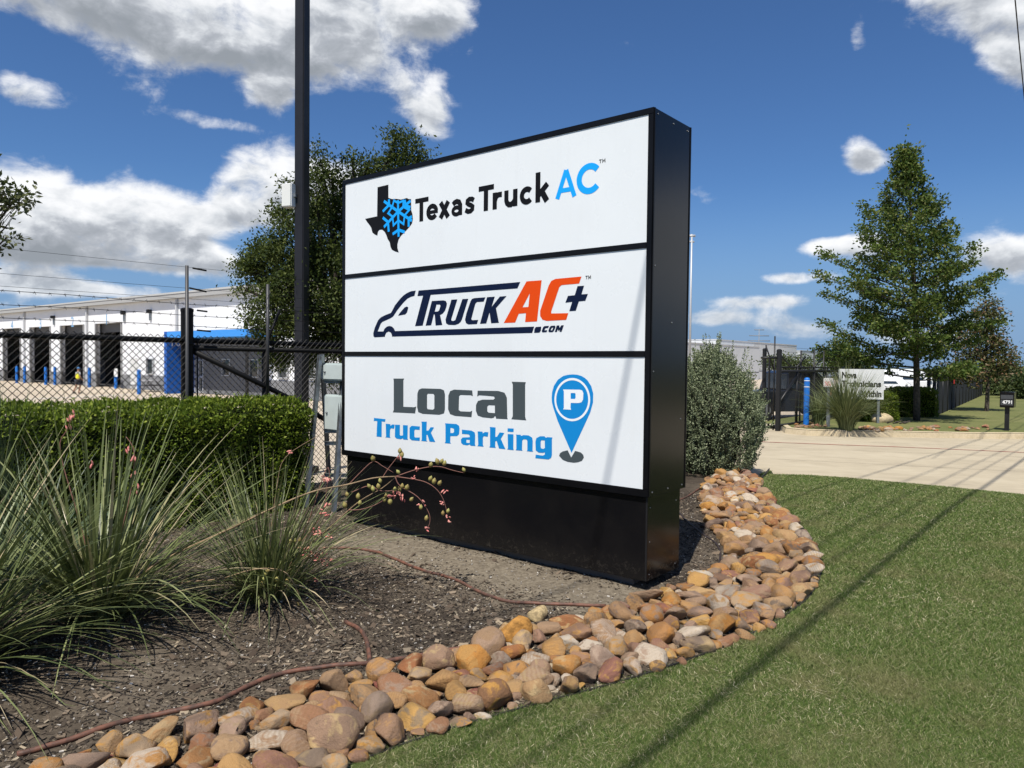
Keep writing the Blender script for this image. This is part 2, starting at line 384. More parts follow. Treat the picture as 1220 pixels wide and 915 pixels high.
yard_poly = [tuple(qp(-90, -8.0)[:2]), tuple(qp(130, -8.0)[:2]), tuple(qp(130, -130)[:2]), tuple(qp(-90, -130)[:2])]
sheet('yard_pavement', yard_poly, m_yard, -.03, TERRAIN_CUTS)
verge_poly = [(v.x, v.y) for v in FK] + [tuple((FK[-1]+W2*60)[:2]), tuple((FK[0]+W2*80-P2*2)[:2]), tuple((FK[0]-P2*1.2+W2*.5)[:2])]
verge = sheet('verge', verge_poly, m_verge, .155, TERRAIN_CUTS)
sheet('ground', [(-900, -60), (900, -60), (900, 1200), (-900, 1200)], m_field, -.12, TERRAIN_CUTS)
# kerb along the far side of the driveway
mb = MB(); n = len(FK); ring = []
FKd = []
for i in range(n-1):
    for k in range(4): FKd.append(FK[i].lerp(FK[i+1], k/4))
FKd.append(FK[-1])
for i, p in enumerate(FKd):
    d = (FKd[min(i+1, len(FKd)-1)]-FKd[max(i-1, 0)]).normalized(); nn = Vector((-d.y, d.x, 0)); t = terrain(p.x, p.y)
    ring += [Vector((p.x, p.y, t-.03))-nn*.035, Vector((p.x, p.y, t+.13)), Vector((p.x, p.y, t+.17))+nn*.03, Vector((p.x, p.y, t+.17))+nn*.17, Vector((p.x, p.y, t+.05))+nn*.175]
fs = []
for i in range(len(FKd)-1):
    for k in range(4): fs.append((5*i+k, 5*(i+1)+k, 5*(i+1)+k+1, 5*i+k+1))
mb.add(ring, fs); ko = mb.build('kerb', m_kerb); ko['kind'] = 'structure'

# soil relief, chips and pebbles lying on the bed
def in_poly(P, poly):
    x, y = P[:, 0], P[:, 1]; r = np.zeros(len(P), bool); Q = np.array(poly); j = len(Q)-1
    for i in range(len(Q)):
        xi, yi = Q[i]; xj, yj = Q[j]; c = ((yi > y) != (yj > y)) & (x < (xj-xi)*(y-yi)/(yj-yi+1e-12)+xi); r ^= c; j = i
    return r
bed_arr = bed_poly
gx = np.arange(-4.4, 3.6, .05); gy = np.arange(2.2, 10.0, .05)
XX, YY = np.meshgrid(gx, gy); Pg = np.c_[XX.ravel(), YY.ravel()]
def relief(x, y): return .018+.014*mnoise.noise((x*1.7, y*1.7, 3.))+.007*mnoise.noise((x*6, y*6, 9.))+.003*mnoise.noise((x*17, y*17, 1.))
Zg = np.array([relief(x, y) for x, y in Pg]); inside = in_poly(Pg, bed_arr)
nx = len(gx); fs = []
I = inside.reshape(XX.shape)
for j in range(len(gy)-1):
    for i in range(nx-1):
        if I[j, i] and I[j, i+1] and I[j+1, i] and I[j+1, i+1]:
            a = j*nx+i; fs.append((a, a+1, a+nx+1, a+nx))
me = bpy.data.meshes.new('soil'); me.from_pydata(np.c_[Pg, Zg].tolist(), [], fs); me.update()
for p in me.polygons: p.use_smooth = True
link('soil', me, m_soil, bed)
def chips(name, n, stops, size, thick, region, kind=True, seed=1, dens=None, rough=.9):
    r = np.random.default_rng(seed); out = []
    P = np.c_[r.uniform(-4.2, 3.4, n*4), r.uniform(2.3, 9.2, n*4)]
    keep = in_poly(P, region)
    # further away thinner
    keep &= r.random(len(P)) < np.clip(3.2/P[:, 1], .1, 1)
    if dens is not None: keep &= dens(P, r)
    P = P[keep][:n]; k = len(P)
    z = np.array([relief(x, y) for x, y in P])+thick*.3
    L = size*r.uniform(.5, 1.9, k); Wd = L*r.uniform(.22, .6, k); a = r.uniform(0, 6.28, k); tl = r.normal(0, .28, (k, 2))
    ux = np.c_[np.cos(a), np.sin(a), tl[:, 0]]*L[:, None]*.5; vx = np.c_[-np.sin(a), np.cos(a), tl[:, 1]]*Wd[:, None]*.5
    C = np.c_[P, z]; t = np.c_[np.zeros(k), np.zeros(k), np.full(k, thick)]
    q = [C-ux-vx*.7, C+ux*.9-vx, C+ux+vx*.8, C-ux*.8+vx]
    top = [v+t*r.uniform(.6, 1.3, (k, 1)) for v in q]
    F = np.stack([np.stack(top, 1)]+[np.stack([q[i], q[(i+1) % 4], top[(i+1) % 4], top[i]], 1) for i in range(4)], 1)  # k,5,4,3
    V = F.reshape(-1, 3)
    m = leaf_mat(name+'_mat', stops, 0.0, rough, .2)
    o = np_mesh(name, V, 4, m); o['kind'] = 'stuff'; return o
def pale_mask(P):
    n = (.9508-P[:, 0])*.6354+(5.0655-P[:, 1])*.7722; a = 3.3827+(P[:, 0]-.9508)*.7722-(P[:, 1]-5.0655)*.6354
    return np.clip(1.15-np.abs(n-.28)/.50, 0, 1)*np.clip((a-.25)/.6, 0, 1)*np.clip((4.1-a)/.5, 0, 1)
def dark_zone(P, r):
    v = np.array([mnoise.noise((x*.7+3, y*.7, 5.)) for x, y in P]); return r.random(len(P)) < np.clip(.80+v*.9-.9*pale_mask(P), .04, 1)
ch = chips('bark_chips', 80000, [(0, (.014, .011, .009)), (.5, (.036, .028, .021)), (.72, (.085, .066, .050)), (.90, (.18, .145, .105)), (1, (.34, .29, .21))], .0145, .0025, bed_arr, seed=3, dens=dark_zone)
ch3 = chips('bark_shreds', 3200, [(0, (.05, .036, .026)), (.5, (.11, .082, .058)), (.85, (.20, .155, .11)), (1, (.32, .26, .18))], .040, .005, bed_arr, seed=8, dens=dark_zone)
tag(ch3, 'long brown shreds of bark lying among the finer mulch', 'mulch')
tag(ch, 'dark bark mulch chips scattered over the planting bed', 'mulch')
ch2 = chips('pale_grit', 5200, [(0, (.16, .14, .12)), (.7, (.30, .27, .23)), (1, (.58, .55, .50))], .010, .005, bed_arr, seed=5)
tag(ch2, 'small pale chips of grit scattered over the dark bed soil', 'gravel')

# ------------------------------------------------------------------ stone border
stones = []
def make_stone_mesh(i):
    r = random.Random(100+i); bm = bmesh.new(); bmesh.ops.create_icosphere(bm, subdivisions=3, radius=1)
    off = Vector((r.uniform(0, 50), r.uniform(0, 50), r.uniform(0, 50)))
    # a few flattened facets as on broken river rock
    planes = [(Vector((r.gauss(0, 1), r.gauss(0, 1), r.gauss(0, 1))).normalized(), r.uniform(.50, .84)) for k in range(r.randint(7, 13))]
    for v in bm.verts:
        d = v.co.normalized(); R = 1+.16*mnoise.noise(d*1.1+off)+.07*mnoise.noise(d*2.6+off)
        c = d*R
        for nn, h in planes:
            e = c.dot(nn)-h
            if e > 0: c -= nn*e*.97
        c += d*(.030*mnoise.noise(d*5+off)+.016*mnoise.noise(d*12+off))
        v.co = c
    xs = [v.co for v in bm.verts]
    s = [max(abs(c[k]) for c in xs) for k in range(3)]
    for v in bm.verts: v.co = Vector((v.co[k]/s[k] for k in range(3)))
    me = bpy.data.meshes.new('stone'); bm.to_mesh(me); bm.free()
    for p in me.polygons: p.use_smooth = True
    return me
def stone_mat():
    m = bpy.data.materials.new('river_stone'); m.use_nodes = True; N = NT(m.node_tree); b = N.n['Principled BSDF']
    oi = N.node('ShaderNodeObjectInfo'); tc = N.node('ShaderNodeTexCoord')
    off = N.node('ShaderNodeVectorMath', operation='MULTIPLY_ADD'); off.inputs[1].default_value = (37, 51, 23); N.put(off.inputs[0], oi.outputs['Random'])
    N.put(off.inputs[2], tc.outputs['Object']); vec = off.outputs[0]
    rnd = oi.outputs['Random']
    r2 = N.math('FRACT', N.math('MULTIPLY', rnd, 17.31)); r3 = N.math('FRACT', N.math('MULTIPLY', rnd, 71.7))
    base = N.ramp(rnd, [(0, (0.368, 0.187, 0.070)), (.07, (0.276, 0.107, 0.039)), (.14, (0.302, 0.206, 0.136)), (.22, (0.424, 0.230, 0.073)), (.29, (0.228, 0.163, 0.115)), (.36, (0.329, 0.218, 0.150)), (.43, (0.546, 0.463, 0.356)), (.50, (0.156, 0.091, 0.061)), (.57, (0.415, 0.184, 0.036)), (.63, (0.386, 0.224, 0.092)), (.70, (0.366, 0.264, 0.167)), (.76, (0.221, 0.068, 0.050)), (.82, (0.302, 0.187, 0.122)), (.88, (0.497, 0.284, 0.080)), (.94, (0.256, 0.185, 0.128)), (1, (0.576, 0.503, 0.399))])
    sec = N.ramp(r2, [(0, (0.406, 0.175, 0.037)), (.2, (0.476, 0.333, 0.164)), (.4, (0.137, 0.101, 0.080)), (.6, (0.310, 0.210, 0.145)), (.8, (0.367, 0.215, 0.084)), (1, (0.461, 0.238, 0.054))])
    n1 = N.noise(vec, 1.1, 5, .6, .8); c = N.mix(N.maprange(n1, .47, .62), base, sec)
    dark = N.noise(vec, 3.2, 7, .7); c = N.mix(N.maprange(dark, .56, .74, 0, .55), c, rgb(.10, .07, .05))
    pale = N.noise(vec, 5.0, 6, .7); c = N.mix(N.maprange(pale, .60, .78, 0, .5), c, rgb(.52, .38, .20))
    # sediment banding on some stones
    wv = N.node('ShaderNodeTexWave'); N.put(wv.inputs['Vector'], vec); wv.inputs['Scale'].default_value = 1.6; wv.inputs['Distortion'].default_value = 6; wv.inputs['Detail'].default_value = 4
    bf = N.math('MULTIPLY', N.maprange(r3, .45, .75, 0, .35), wv.outputs['Fac']); c = N.mix(bf, c, rgb(.23, .12, .05))
    fine = N.noise(vec, 26, 5, .7); c = N.mix(N.maprange(fine, .35, .7, 0, .45), c, N.mix(1.0, c, rgb(.45, .42, .40), 'MULTIPLY'))
    N.put(b.inputs['Base Color'], c); b.inputs['Roughness'].default_value = .72; b.inputs['Specular IOR Level'].default_value = .35
    bn = N.node('ShaderNodeBump'); bn.inputs['Strength'].default_value = .55; bn.inputs['Distance'].default_value = .05
    hh = N.math('ADD', N.math('MULTIPLY', N.noise(vec, 4, 8, .68), .8), N.math('MULTIPLY', fine, .25)); N.put(bn.inputs['Height'], hh); N.l.new(bn.outputs[0], b.inputs['Normal'])
    return m
m_stone = stone_mat()
stone_meshes = [make_stone_mesh(i) for i in range(18)]
for me in stone_meshes: me.materials.append(m_stone)
strip = [tuple(p) for p in OUT] + [tuple(p) for p in INN[::-1]]
border = thing('stone_border', (OUT[60][0], OUT[60][1], 0), 'curved border of loose tan and brown river stones between mulch bed and lawn', 'stone border')
def scatter_stones():
    r = np.random.default_rng(21)
    out_line = OUT
    cand = []
    # first a row hugging the outer edging, then free packing with shrinking sizes
    placed = []
    def ok(x, y, rad, k):
        for (a, b, c) in placed:
            if (a-x)**2+(b-y)**2 < ((rad+c)*k)**2: return False
        return True
    P = r.uniform([-3.2, 2.0], [3.4, 11.2], (60000, 2)); P = P[in_poly(P, strip)]
    dO = np.min(np.hypot(P[:, None, 0]-OUT[None, :, 0], P[:, None, 1]-OUT[None, :, 1]), axis=1)
    i = 0
    for rad, tries, k in ((.084, 450, .88), (.075, 1500, .85), (.066, 3000, .83), (.056, 5000, .81), (.045, 7000, .79), (.034, 7000, .78)):
        for t in range(tries):
            if i >= len(P): i = 0
            x, y = P[i]; d = dO[i]; i += 1
            rr = rad*r.uniform(.86, 1.14)
            if d < rr*.78: continue
            if ok(x, y, rr, k): placed.append((x, y, rr))
    return placed
pl = scatter_stones()
pl.sort(key=lambda s: -s[2]/math.hypot(s[0], s[1]))
vis = []
for s in pl:
    v = Vector((s[0], s[1], .05))-CAM; dep = v.dot(_F); px = 610+FPX*v.dot(_R)/dep; py = 457.5-FPX*v.dot(_U)/dep
    (vis if (-40 < px < 1260 and py < 950) else stones).append(s)
rest = vis[300:]+stones; vis = vis[:300]
def stone_matrix(s, r):
    x, y, rad = s
    sx = rad*r.uniform(1.0, 1.42); sy = rad*r.uniform(.80, 1.08); sz = rad*r.uniform(.48, .80)
    z = sz*r.uniform(.60, .95)+.014
    return Matrix.Translation((x, y, z)) @ Matrix.Rotation(r.uniform(0, 6.28), 4, 'Z') @ Matrix.Rotation(r.gauss(0, .22), 4, 'X') @ Matrix.Rotation(r.gauss(0, .22), 4, 'Y') @ Matrix.Diagonal((sx, sy, sz, 1))
rs = random.Random(5)
for s in vis:
    o = bpy.data.objects.new('stone', stone_meshes[rs.randrange(18)]); col.objects.link(o); o.parent = border
    o.matrix_parent_inverse = Matrix.Translation(-border.location); o.matrix_basis = stone_matrix(s, rs)
if rest:
    V = []; F = []
    for s in rest:
        me = stone_meshes[rs.randrange(18)]; M = stone_matrix(s, rs); o0 = len(V)
        V += [tuple(M @ v.co) for v in me.vertices]; F += [tuple(i+o0 for i in p.vertices) for p in me.polygons]
    me = bpy.data.meshes.new('small_stones'); me.from_pydata(V, [], F)
    for p in me.polygons: p.use_smooth = True
    # one colour index per stone for the rest
    m2 = m_stone.copy(); N = NT(m2.node_tree); ge = N.node('ShaderNodeNewGeometry')
    for l in list(m2.node_tree.links):
        if l.from_node.type == 'OBJECT_INFO': N.l.new(ge.outputs['Random Per Island'], l.to_socket)
    for nd in m2.node_tree.nodes:
        if nd.type == 'VECT_MATH' and nd.operation == 'MULTIPLY_ADD':
            mp = N.node('ShaderNodeVectorMath', operation='SCALE'); tcn = [x for x in m2.node_tree.nodes if x.type == 'TEX_COORD'][0]
            N.l.new(tcn.outputs['Object'], mp.inputs[0]); mp.inputs['Scale'].default_value = 9.; N.l.new(mp.outputs[0], nd.inputs[2])
    me.materials.append(m2); o = link('small_stones', me, None, border); o['kind'] = 'stuff'
# two stones that strayed into the bed
for px, py, sz, lab in ((640, 737, .062, 'single pale yellow stone lying apart on bare soil beside the brown hose'), (612, 763, .10, 'upright orange block of stone standing just behind the stone border, beside the hose')):
    g = G(px, py+6); me = stone_meshes[3 if sz < .08 else 7].copy(); o = link('loose_stone', me, None)
    o.matrix_basis = Matrix.Translation((g.x, g.y, sz*.72+.012)) @ Matrix.Rotation(.6, 4, 'Z') @ Matrix.Diagonal((sz*1.15, sz*.95, sz*.85, 1)); tag(o, lab, 'stone')
    mm = mat('stone_yellow' if sz < .08 else 'stone_orange', (.50, .38, .20) if sz < .08 else (.45, .22, .05), .75, .3, var=.45, vscale=3, bump=.5, bscale=9); me.materials.clear(); me.materials.append(mm)
# thin dark edging between lawn and stones
mb = MB(); Vv = []
OUTE = OUT[3:]
for i, (x, y) in enumerate(OUTE):
    a = OUTE[max(i-1, 0)]; b = OUTE[min(i+1, len(OUTE)-1)]; d = Vector((b[0]-a[0], b[1]-a[1], 0)).normalized(); nn = Vector((d.y, -d.x, 0))
    base = Vector((x, y, 0)); zt = .030
    Vv += [base-nn*.004, base-nn*.004+Vector((0, 0, zt)), base+nn*.006+Vector((0, 0, zt)), base+nn*.006]
mb.add(Vv, [(4*i+k, 4*(i+1)+k, 4*(i+1)+k+1, 4*i+k+1) for i in range(len(OUTE)-1) for k in range(3)])
tag(mb.build('edging_strip', mat('edging_black', (.02, .018, .016), .6)), 'thin black edging strip running between the stones and lawn', 'edging')

# ------------------------------------------------------------------ grass blades
def lawn_blades(n):
    r = np.random.default_rng(11)
    out = []
    y = 2.6+(12.6-2.6)*r.random(n*3)**1.55; X = r.uniform(-.78, .80, n*3)*y
    P = np.c_[X, y]; P = P[in_poly(P, lawn_poly)][:n]
    ye = .6+12*r.random(700000)**1.3; Pe = np.c_[np.where(ye < 2.6, r.uniform(-3.4, 5.0, 700000), .80*ye+r.uniform(0, 4.5, 700000)), ye]; Pe = Pe[in_poly(Pe, lawn_poly)][:320000]
    P = np.concatenate([P, Pe]); k = len(P)
    dist = P[:, 1]
    patch = np.array([mnoise.noise((a*.9, b*.9, 2.)) for a, b in P])
    h = (.017+.014*r.random(k))*(1+.35*patch); wd = (.0015+.0012*r.random(k))*np.clip(dist/3.6, 1, 3.2)
    a = r.uniform(0, 6.28, k); lean = np.c_[r.normal(0, 1.0, k), r.normal(0, 1.0, k)]
    z0 = np.array([terrain(p[0], p[1]) for p in P])+.010
    base = np.c_[P, z0]; side = np.c_[np.cos(a), np.sin(a), np.zeros(k)]*wd[:, None]
    tip = base+np.c_[lean*h[:, None], h]
    V = np.stack([base-side, base+side, tip], 1).reshape(-1, 3)
    m = leaf_mat('grass_blade', [(0, (.046, .084, .018)), (.35, (.086, .138, .032)), (.66, (.135, .188, .050)), (.83, (.20, .232, .076)), (.92, (.37, .34, .18)), (1, (.58, .53, .35))], .20, .6, .12)
    N = NT(m.node_tree); b = N.n['Principled BSDF']; tc = N.node('ShaderNodeTexCoord')
    f = N.noise(tc.outputs['Object'], .85, 4, .6); f2 = N.noise(tc.outputs['Object'], 3.5, 3, .6)
    src = b.inputs['Base Color'].links[0].from_socket
    N.put(b.inputs['Base Color'], N.mix(N.math('MULTIPLY', N.maprange(N.math('ADD', N.math('MULTIPLY', f, .5), N.math('MULTIPLY', f2, .5)), .48, .66), .60), src, rgb(.23, .21, .10)))
    o = np_mesh('grass_blades', V, 3, m); o['kind'] = 'stuff'; tag(o, 'short mown green lawn grass with straw coloured flecks', 'grass')
lawn_blades(900000)
# dry clippings lying on the turf
def clippings(n):
    r = np.random.default_rng(12); y = 2.8+9*r.random(n*3)**1.6; P = np.c_[r.uniform(-.7, .78, n*3)*y, y]; P = P[in_poly(P, lawn_poly)][:n]; k = len(P)
    cl = np.array([mnoise.noise((a*1.3, b*1.3, 7.)) for a, b in P]); keep = r.random(k) < np.clip(.45+cl*1.6, .05, 1); P = P[keep]; k = len(P)
    z = np.array([terrain(a, b) for a, b in P])+.026; a = r.uniform(0, 6.28, k); L = r.uniform(.008, .024, k); w = .0012*np.clip(P[:, 1]/3.5, 1, 3)
    d = np.c_[np.cos(a), np.sin(a), r.normal(0, .25, k)]*L[:, None]; sd_ = np.c_[-np.sin(a), np.cos(a), np.zeros(k)]*w[:, None]; C = np.c_[P, z]
    o = np_mesh('grass_clippings', np.stack([C-d-sd_, C+d-sd_, C+d+sd_, C-d+sd_], 1).reshape(-1, 3), 4, leaf_mat('clipping', [(0, (.22, .19, .09)), (.6, (.42, .37, .22)), (1, (.62, .57, .40))], .1, .7, .1)); o['kind'] = 'stuff'
    tag(o, 'dry straw coloured clippings scattered over the lawn', 'grass clippings')
clippings(9000)
# ------------------------------------------------------------------ monument sign
YAW = .6885
E1 = Vector((math.cos(YAW), -math.sin(YAW), 0)); EN = Vector((math.sin(YAW), math.cos(YAW), 0)); EZ = Vector((0, 0, 1))
SA = Vector((.9508, 5.0655, 0)); SW, SD, ZT, ZB = 3.3827, .5564, 3.352, .679
SL = SA-E1*SW
def sp(a, b, d=0.): return SL+E1*a+EZ*b+EN*d          # sign point: along, up, inward
def PAN(px, py):
    d = ray(px, py); t = (SA-CAM).dot(EN)/d.dot(EN); P = CAM+d*t
    return ((P-SL).dot(E1), P.z)
AX = (E1, EN, EZ)
sign = thing('monument_sign', sp(SW/2, 0, SD/2), 'tall black box sign with three white panels reading Texas Truck AC and Local Truck Parking', 'sign')
m_panel = mat('sign_acrylic', (.76, .79, .80), .28, .5, var=.02, vscale=1.2)
m_letter_black = mat('vinyl_black', (.006, .006, .007), .5, .15); m_navy = mat('vinyl_navy', (.004, .010, .036), .5, .15)
m_sky = mat('vinyl_sky_blue', (.01, .36, .90), .5, .15); m_orange = mat('vinyl_orange', (.72, .065, .004), .5, .15)
m_grey = mat('vinyl_grey', (.062, .078, .085), .5, .15); m_blue = mat('vinyl_blue', (.008, .23, .58), .5, .15); m_white = mat('vinyl_white', (.82, .84, .85), .3)
MB().bbox(sp(SW/2, (ZT+ZB)/2, SD/2+.004), (SW, SD-.008, ZT-ZB), AX, .006).build('cabinet', black_paint, sign)
def base_black():
    m = bpy.data.materials.new('base_black'); m.use_nodes = True; N = NT(m.node_tree); b = N.n['Principled BSDF']; tc = N.node('ShaderNodeTexCoord'); se = N.node('ShaderNodeSeparateXYZ'); N.l.new(tc.outputs['Object'], se.inputs[0])
    n = N.noise(tc.outputs['Object'], 26, 6, .75); n2 = N.noise(tc.outputs['Object'], 3, 3, .6)
    splash = N.math('MULTIPLY', N.maprange(se.outputs[2], .32, .05), N.maprange(n, .50, .72)); film = N.maprange(n2, .40, .75, 0., .03)
    f = N.math('MAXIMUM', N.math('MULTIPLY', splash, .35), film)
    N.put(b.inputs['Base Color'], N.mix(f, rgb(.005, .005, .006), rgb(.10, .085, .065))); N.put(b.inputs['Roughness'], N.math('MULTIPLY_ADD', f, 1.2, .18)); b.inputs['Specular IOR Level'].default_value = .3; return m
# plinth: four skirt sheets over a footing, clear of the ground
b0, b1 = .085, ZB-.001
i0, i1, j0, j1 = .055, SW-.014, .016, SD-.052
base = MB().bbox(sp((i0+i1)/2, (b0+b1)/2, (j0+j1)/2), (i1-i0, j1-j0, b1-b0), AX, .004).build('base', base_black(), sign)
MB().box(sp((i0+i1)/2, .05, (j0+j1)/2), (i1-i0-.3, j1-j0-.16, .14), AX).build('footing', mat('footing_concrete', (.14, .13, .12), .9), sign)
for a, nm in ((i1+.0015, 0),):
    mb = MB()
    mb.box(sp(i1-.006, (b0+b1)/2, j0-.0015), (.012, .003, b1-b0-.01), AX).build('corner_trim', black_metal, base)
# retainer frame of the face
fw = .042
m_frame = mat('frame_black', (.005, .005, .006), .32, .2, var=.3)
def bar(a0, a1, b0_, b1_, name='frame_bar', d0=-.010, d1=.0025):
    return MB().bbox(sp((a0+a1)/2, (b0_+b1_)/2, (d0+d1)/2), (a1-a0, d1-d0, b1_-b0_), AX, .002).build(name, m_frame, sign)
pt = [3.309, 2.419, 1.671, .7325]
bar(0, SW, pt[0], ZT-.0015); bar(0, SW, ZB+.0015, pt[3]); bar(.001, fw, pt[3]+.001, pt[0]-.001); bar(SW-fw, SW-.001, pt[3]+.001, pt[0]-.001)
bar(fw+.001, SW-fw-.001, pt[1]-.020, pt[1]+.020, 'divider_bar'); bar(fw+.001, SW-fw-.001, pt[2]-.021, pt[2]+.021, 'divider_bar')
def dusty_panel():
    N = NT(m_panel.node_tree); b = N.n['Principled BSDF']; tc = N.node('ShaderNodeTexCoord'); src = b.inputs['Base Color'].links[0].from_socket
    mp = N.node('ShaderNodeMapping'); N.l.new(tc.outputs['Object'], mp.inputs[0]); mp.inputs['Scale'].default_value = (9, 9, .55)
    st = N.maprange(N.noise(mp.outputs[0], 2.0, 6, .65), .50, .78, 0, .07); bl_ = N.maprange(N.noise(tc.outputs['Object'], 1.3, 4, .6), .45, .7, 0, .07)
    N.put(b.inputs['Base Color'], N.mix(N.math('ADD', st, bl_), src, rgb(.50, .49, .46)))
    N.put(b.inputs['Roughness'], N.maprange(N.noise(tc.outputs['Object'], 2.4, 5, .6), .3, .7, .18, .42))
    bn = N.node('ShaderNodeBump'); bn.inputs['Strength'].default_value = .06; bn.inputs['Distance'].default_value = .03; N.put(bn.inputs['Height'], N.noise(tc.outputs['Object'], 1.1, 2, .4)); N.l.new(bn.outputs[0], b.inputs['Normal'])
dusty_panel()
PANELS = []
for i, (t, b_) in enumerate(((pt[0], pt[1]+.020), (pt[1]-.020, pt[2]+.021), (pt[2]-.021, pt[3]))):
    pa = MB().box(sp(SW/2, (t+b_)/2, -.0005), (SW-2*fw, .005, t-b_+.004), AX).build('face_panel', m_panel, sign)
    pa['label'] = ('white panel with black Texas map, blue snowflake and Texas Truck AC lettering', 'white panel with navy and orange TruckAC+ van logo', 'white panel with grey and blue Local Truck Parking lettering and pin')[i]
    PANELS.append(pa)
# the far face carries the same panels
for i, (t, b_) in enumerate(((pt[0], pt[1]+.020), (pt[1]-.020, pt[2]+.021), (pt[2]-.021, pt[3]))):
    MB().box(sp(SW/2, (t+b_)/2, SD+.001), (SW-2*fw, .004, t-b_), AX).build('rear_panel', m_panel, sign)
# side covers: edge angles and screws
for s in (.006, SD-.010): MB().bbox(sp(SW+.002, (ZT+ZB)/2, s), (.006, .014, ZT-ZB-.006), AX, .001).build('edge_angle', m_frame, sign)
m_screw = mat('screw', (.35, .35, .35), .35, .5, .8)
for (d, b_) in ((.05, ZT-.035), (.28, ZT-.045), (.50, ZT-.04), (.04, 2.28), (.04, 1.55), (.30, 1.9), (.46, 1.20), (.05, ZB+.03), (.28, ZB+.03), (.50, ZB+.03)):
    MB().lathe(sp(SW, b_, d), [(.006, -.001), (.006, .003), (.003, .005)], 8, (EN, EZ, E1)).build('screw', m_screw, sign)
for (d, b_) in ((.05, .60), (.05, .36), (.05, .13), (.44, .13), (.44, .6)):
    MB().lathe(sp(i1, b_, d), [(.004, -.001), (.004, .002), (.002, .004)], 8, (EN, EZ, E1)).build('screw', m_screw, base)

def shape(rings, d):
    """flat cut vinyl: rings = [outer, hole, ...] in panel metres"""
    ring3 = [[Vector((a, b, 0)) for a, b in r] for r in rings]
    tri = tessellate_polygon(ring3); flat = [v for r in ring3 for v in r]
    return [sp(v.x, v.y, d) for v in flat], [tuple(t) for t in tri]
def ribbon(pts, w, d, closed=False):
    out = []; n = len(pts); P = [Vector((a, b)) for a, b in pts]; L = []; Rr = []
    for i in range(n):
        if closed: a, b = P[i-1], P[(i+1) % n]
        else: a, b = P[max(i-1, 0)], P[min(i+1, n-1)]
        d1 = (P[i]-a); d2 = (b-P[i])
        d1 = d1.normalized() if d1.length > 1e-9 else d2.normalized(); d2 = d2.normalized() if d2.length > 1e-9 else d1
        t = (d1+d2); t = t.normalized() if t.length > 1e-6 else d1
        nn = Vector((-t.y, t.x)); k = max(.45, abs(nn.dot(Vector((-d1.y, d1.x)))))
        L.append(P[i]+nn*(w/2/k)); Rr.append(P[i]-nn*(w/2/k))
    vs = [sp(p.x, p.y, d) for p in L+Rr]; m = n if closed else n-1
    return vs, [(i, (i+1) % n, n+(i+1) % n, n+i) for i in range(m)]
class Ink:
    def __init__(s): s.mb = MB(); s.k = 0
    def dep(s): s.k += 1; return -.0042-.00006*s.k
    def poly(s, *rings): s.mb.add(*shape(rings, s.dep())); return s
    def line(s, pts, w, closed=False): s.mb.add(*ribbon(pts, w, s.dep(), closed)); return s
    def done(s, name, mat_, panel, label=None):
        me = s.mb.mesh(name); bm = bmesh.new(); bm.from_mesh(me)
        for f in bm.faces:
            if f.normal.dot(EN) > 0: f.normal_flip()
        bm.to_mesh(me); bm.free(); o = link(name, me, mat_, panel)
        # child of a child: cancel the parent's own (identity) placement
        o.matrix_parent_inverse = Matrix.Identity(4)
        if label: o['label'] = label
        return o
def zoomed(x0, y0, sc):
    return lambda pts: [PAN(x0+x/sc, y0+y/sc) for x, y in pts]
ZA = zoomed(430, 210, 9.154); ZD = zoomed(440, 335, 9.385); ZE = zoomed(560, 320, 8.133); ZF = zoomed(440, 440, 6.1); ZH = zoomed(560, 440, 7.625)
def arc(cx, cy, rx, ry, a0, a1, n=22):
    return [(cx+rx*math.cos(math.radians(a0+(a1-a0)*i/n)), cy+ry*math.sin(math.radians(a0+(a1-a0)*i/n))) for i in range(n+1)]
# --- panel one: map, snowflake, words
Ink().poly(ZA([(185, 120), (303, 92), (303, 235), (322, 243), (345, 250), (372, 247), (400, 248), (440, 255), (480, 245), (505, 237), (520, 248), (550, 250), (552, 370), (565, 410), (570, 470), (560, 515), (540, 545), (490, 600), (440, 650), (415, 690), (402, 740), (402, 780), (416, 832), (375, 820), (340, 800), (325, 765), (318, 720), (295, 685), (280, 640), (262, 605), (235, 582), (205, 585), (190, 605), (182, 648), (150, 632), (128, 612), (115, 560), (100, 535), (72, 500), (50, 465), (180, 437)])).done('state_map', m_letter_black, PANELS[0])
fl = Ink(); fl.k = 4; w_ = .026
for s in ([(410, 385), (415, 660)], [(410, 385), (255, 555)], [(410, 385), (255, 272)], [(410, 385), (546, 268)], [(410, 385), (560, 486)], [(410, 385), (408, 262)],
          [(415, 585), (350, 632)], [(415, 585), (482, 610)], [(300, 500), (243, 452)], [(300, 500), (308, 605)], [(312, 312), (243, 385)], [(312, 318), (310, 252)], [(492, 318), (482, 260)], [(490, 322), (545, 340)], [(525, 465), (526, 552)], [(522, 462), (560, 440)]):
    fl.line(ZA(s), w_)
fl.line(ZA([(365, 266), (412, 292), (468, 268), (466, 332), (532, 368), (482, 426), (470, 522), (413, 482), (360, 536), (350, 440), (302, 405), (346, 336)]), .020, True)
fl.done('snowflake', m_sky, PANELS[0])
B0, XH, CAPH = 2.8335, .134, .205
T_ = Ink(); k_ = Ink
sw = .045
T_.line([(1.025, B0+CAPH-sw*.45), (1.192, B0+CAPH-sw*.45)], .041).line([(1.103, B0), (1.103, B0+CAPH-.02)], .047)
T_.line(arc(1.239, B0+.067, .052, .050, 10, 325), .042).line([(1.190, B0+.066), (1.308, B0+.066)], .030)
T_.line([(1.340, B0), (1.433, B0+XH)], .047).line([(1.340, B0+XH), (1.433, B0)], .047)
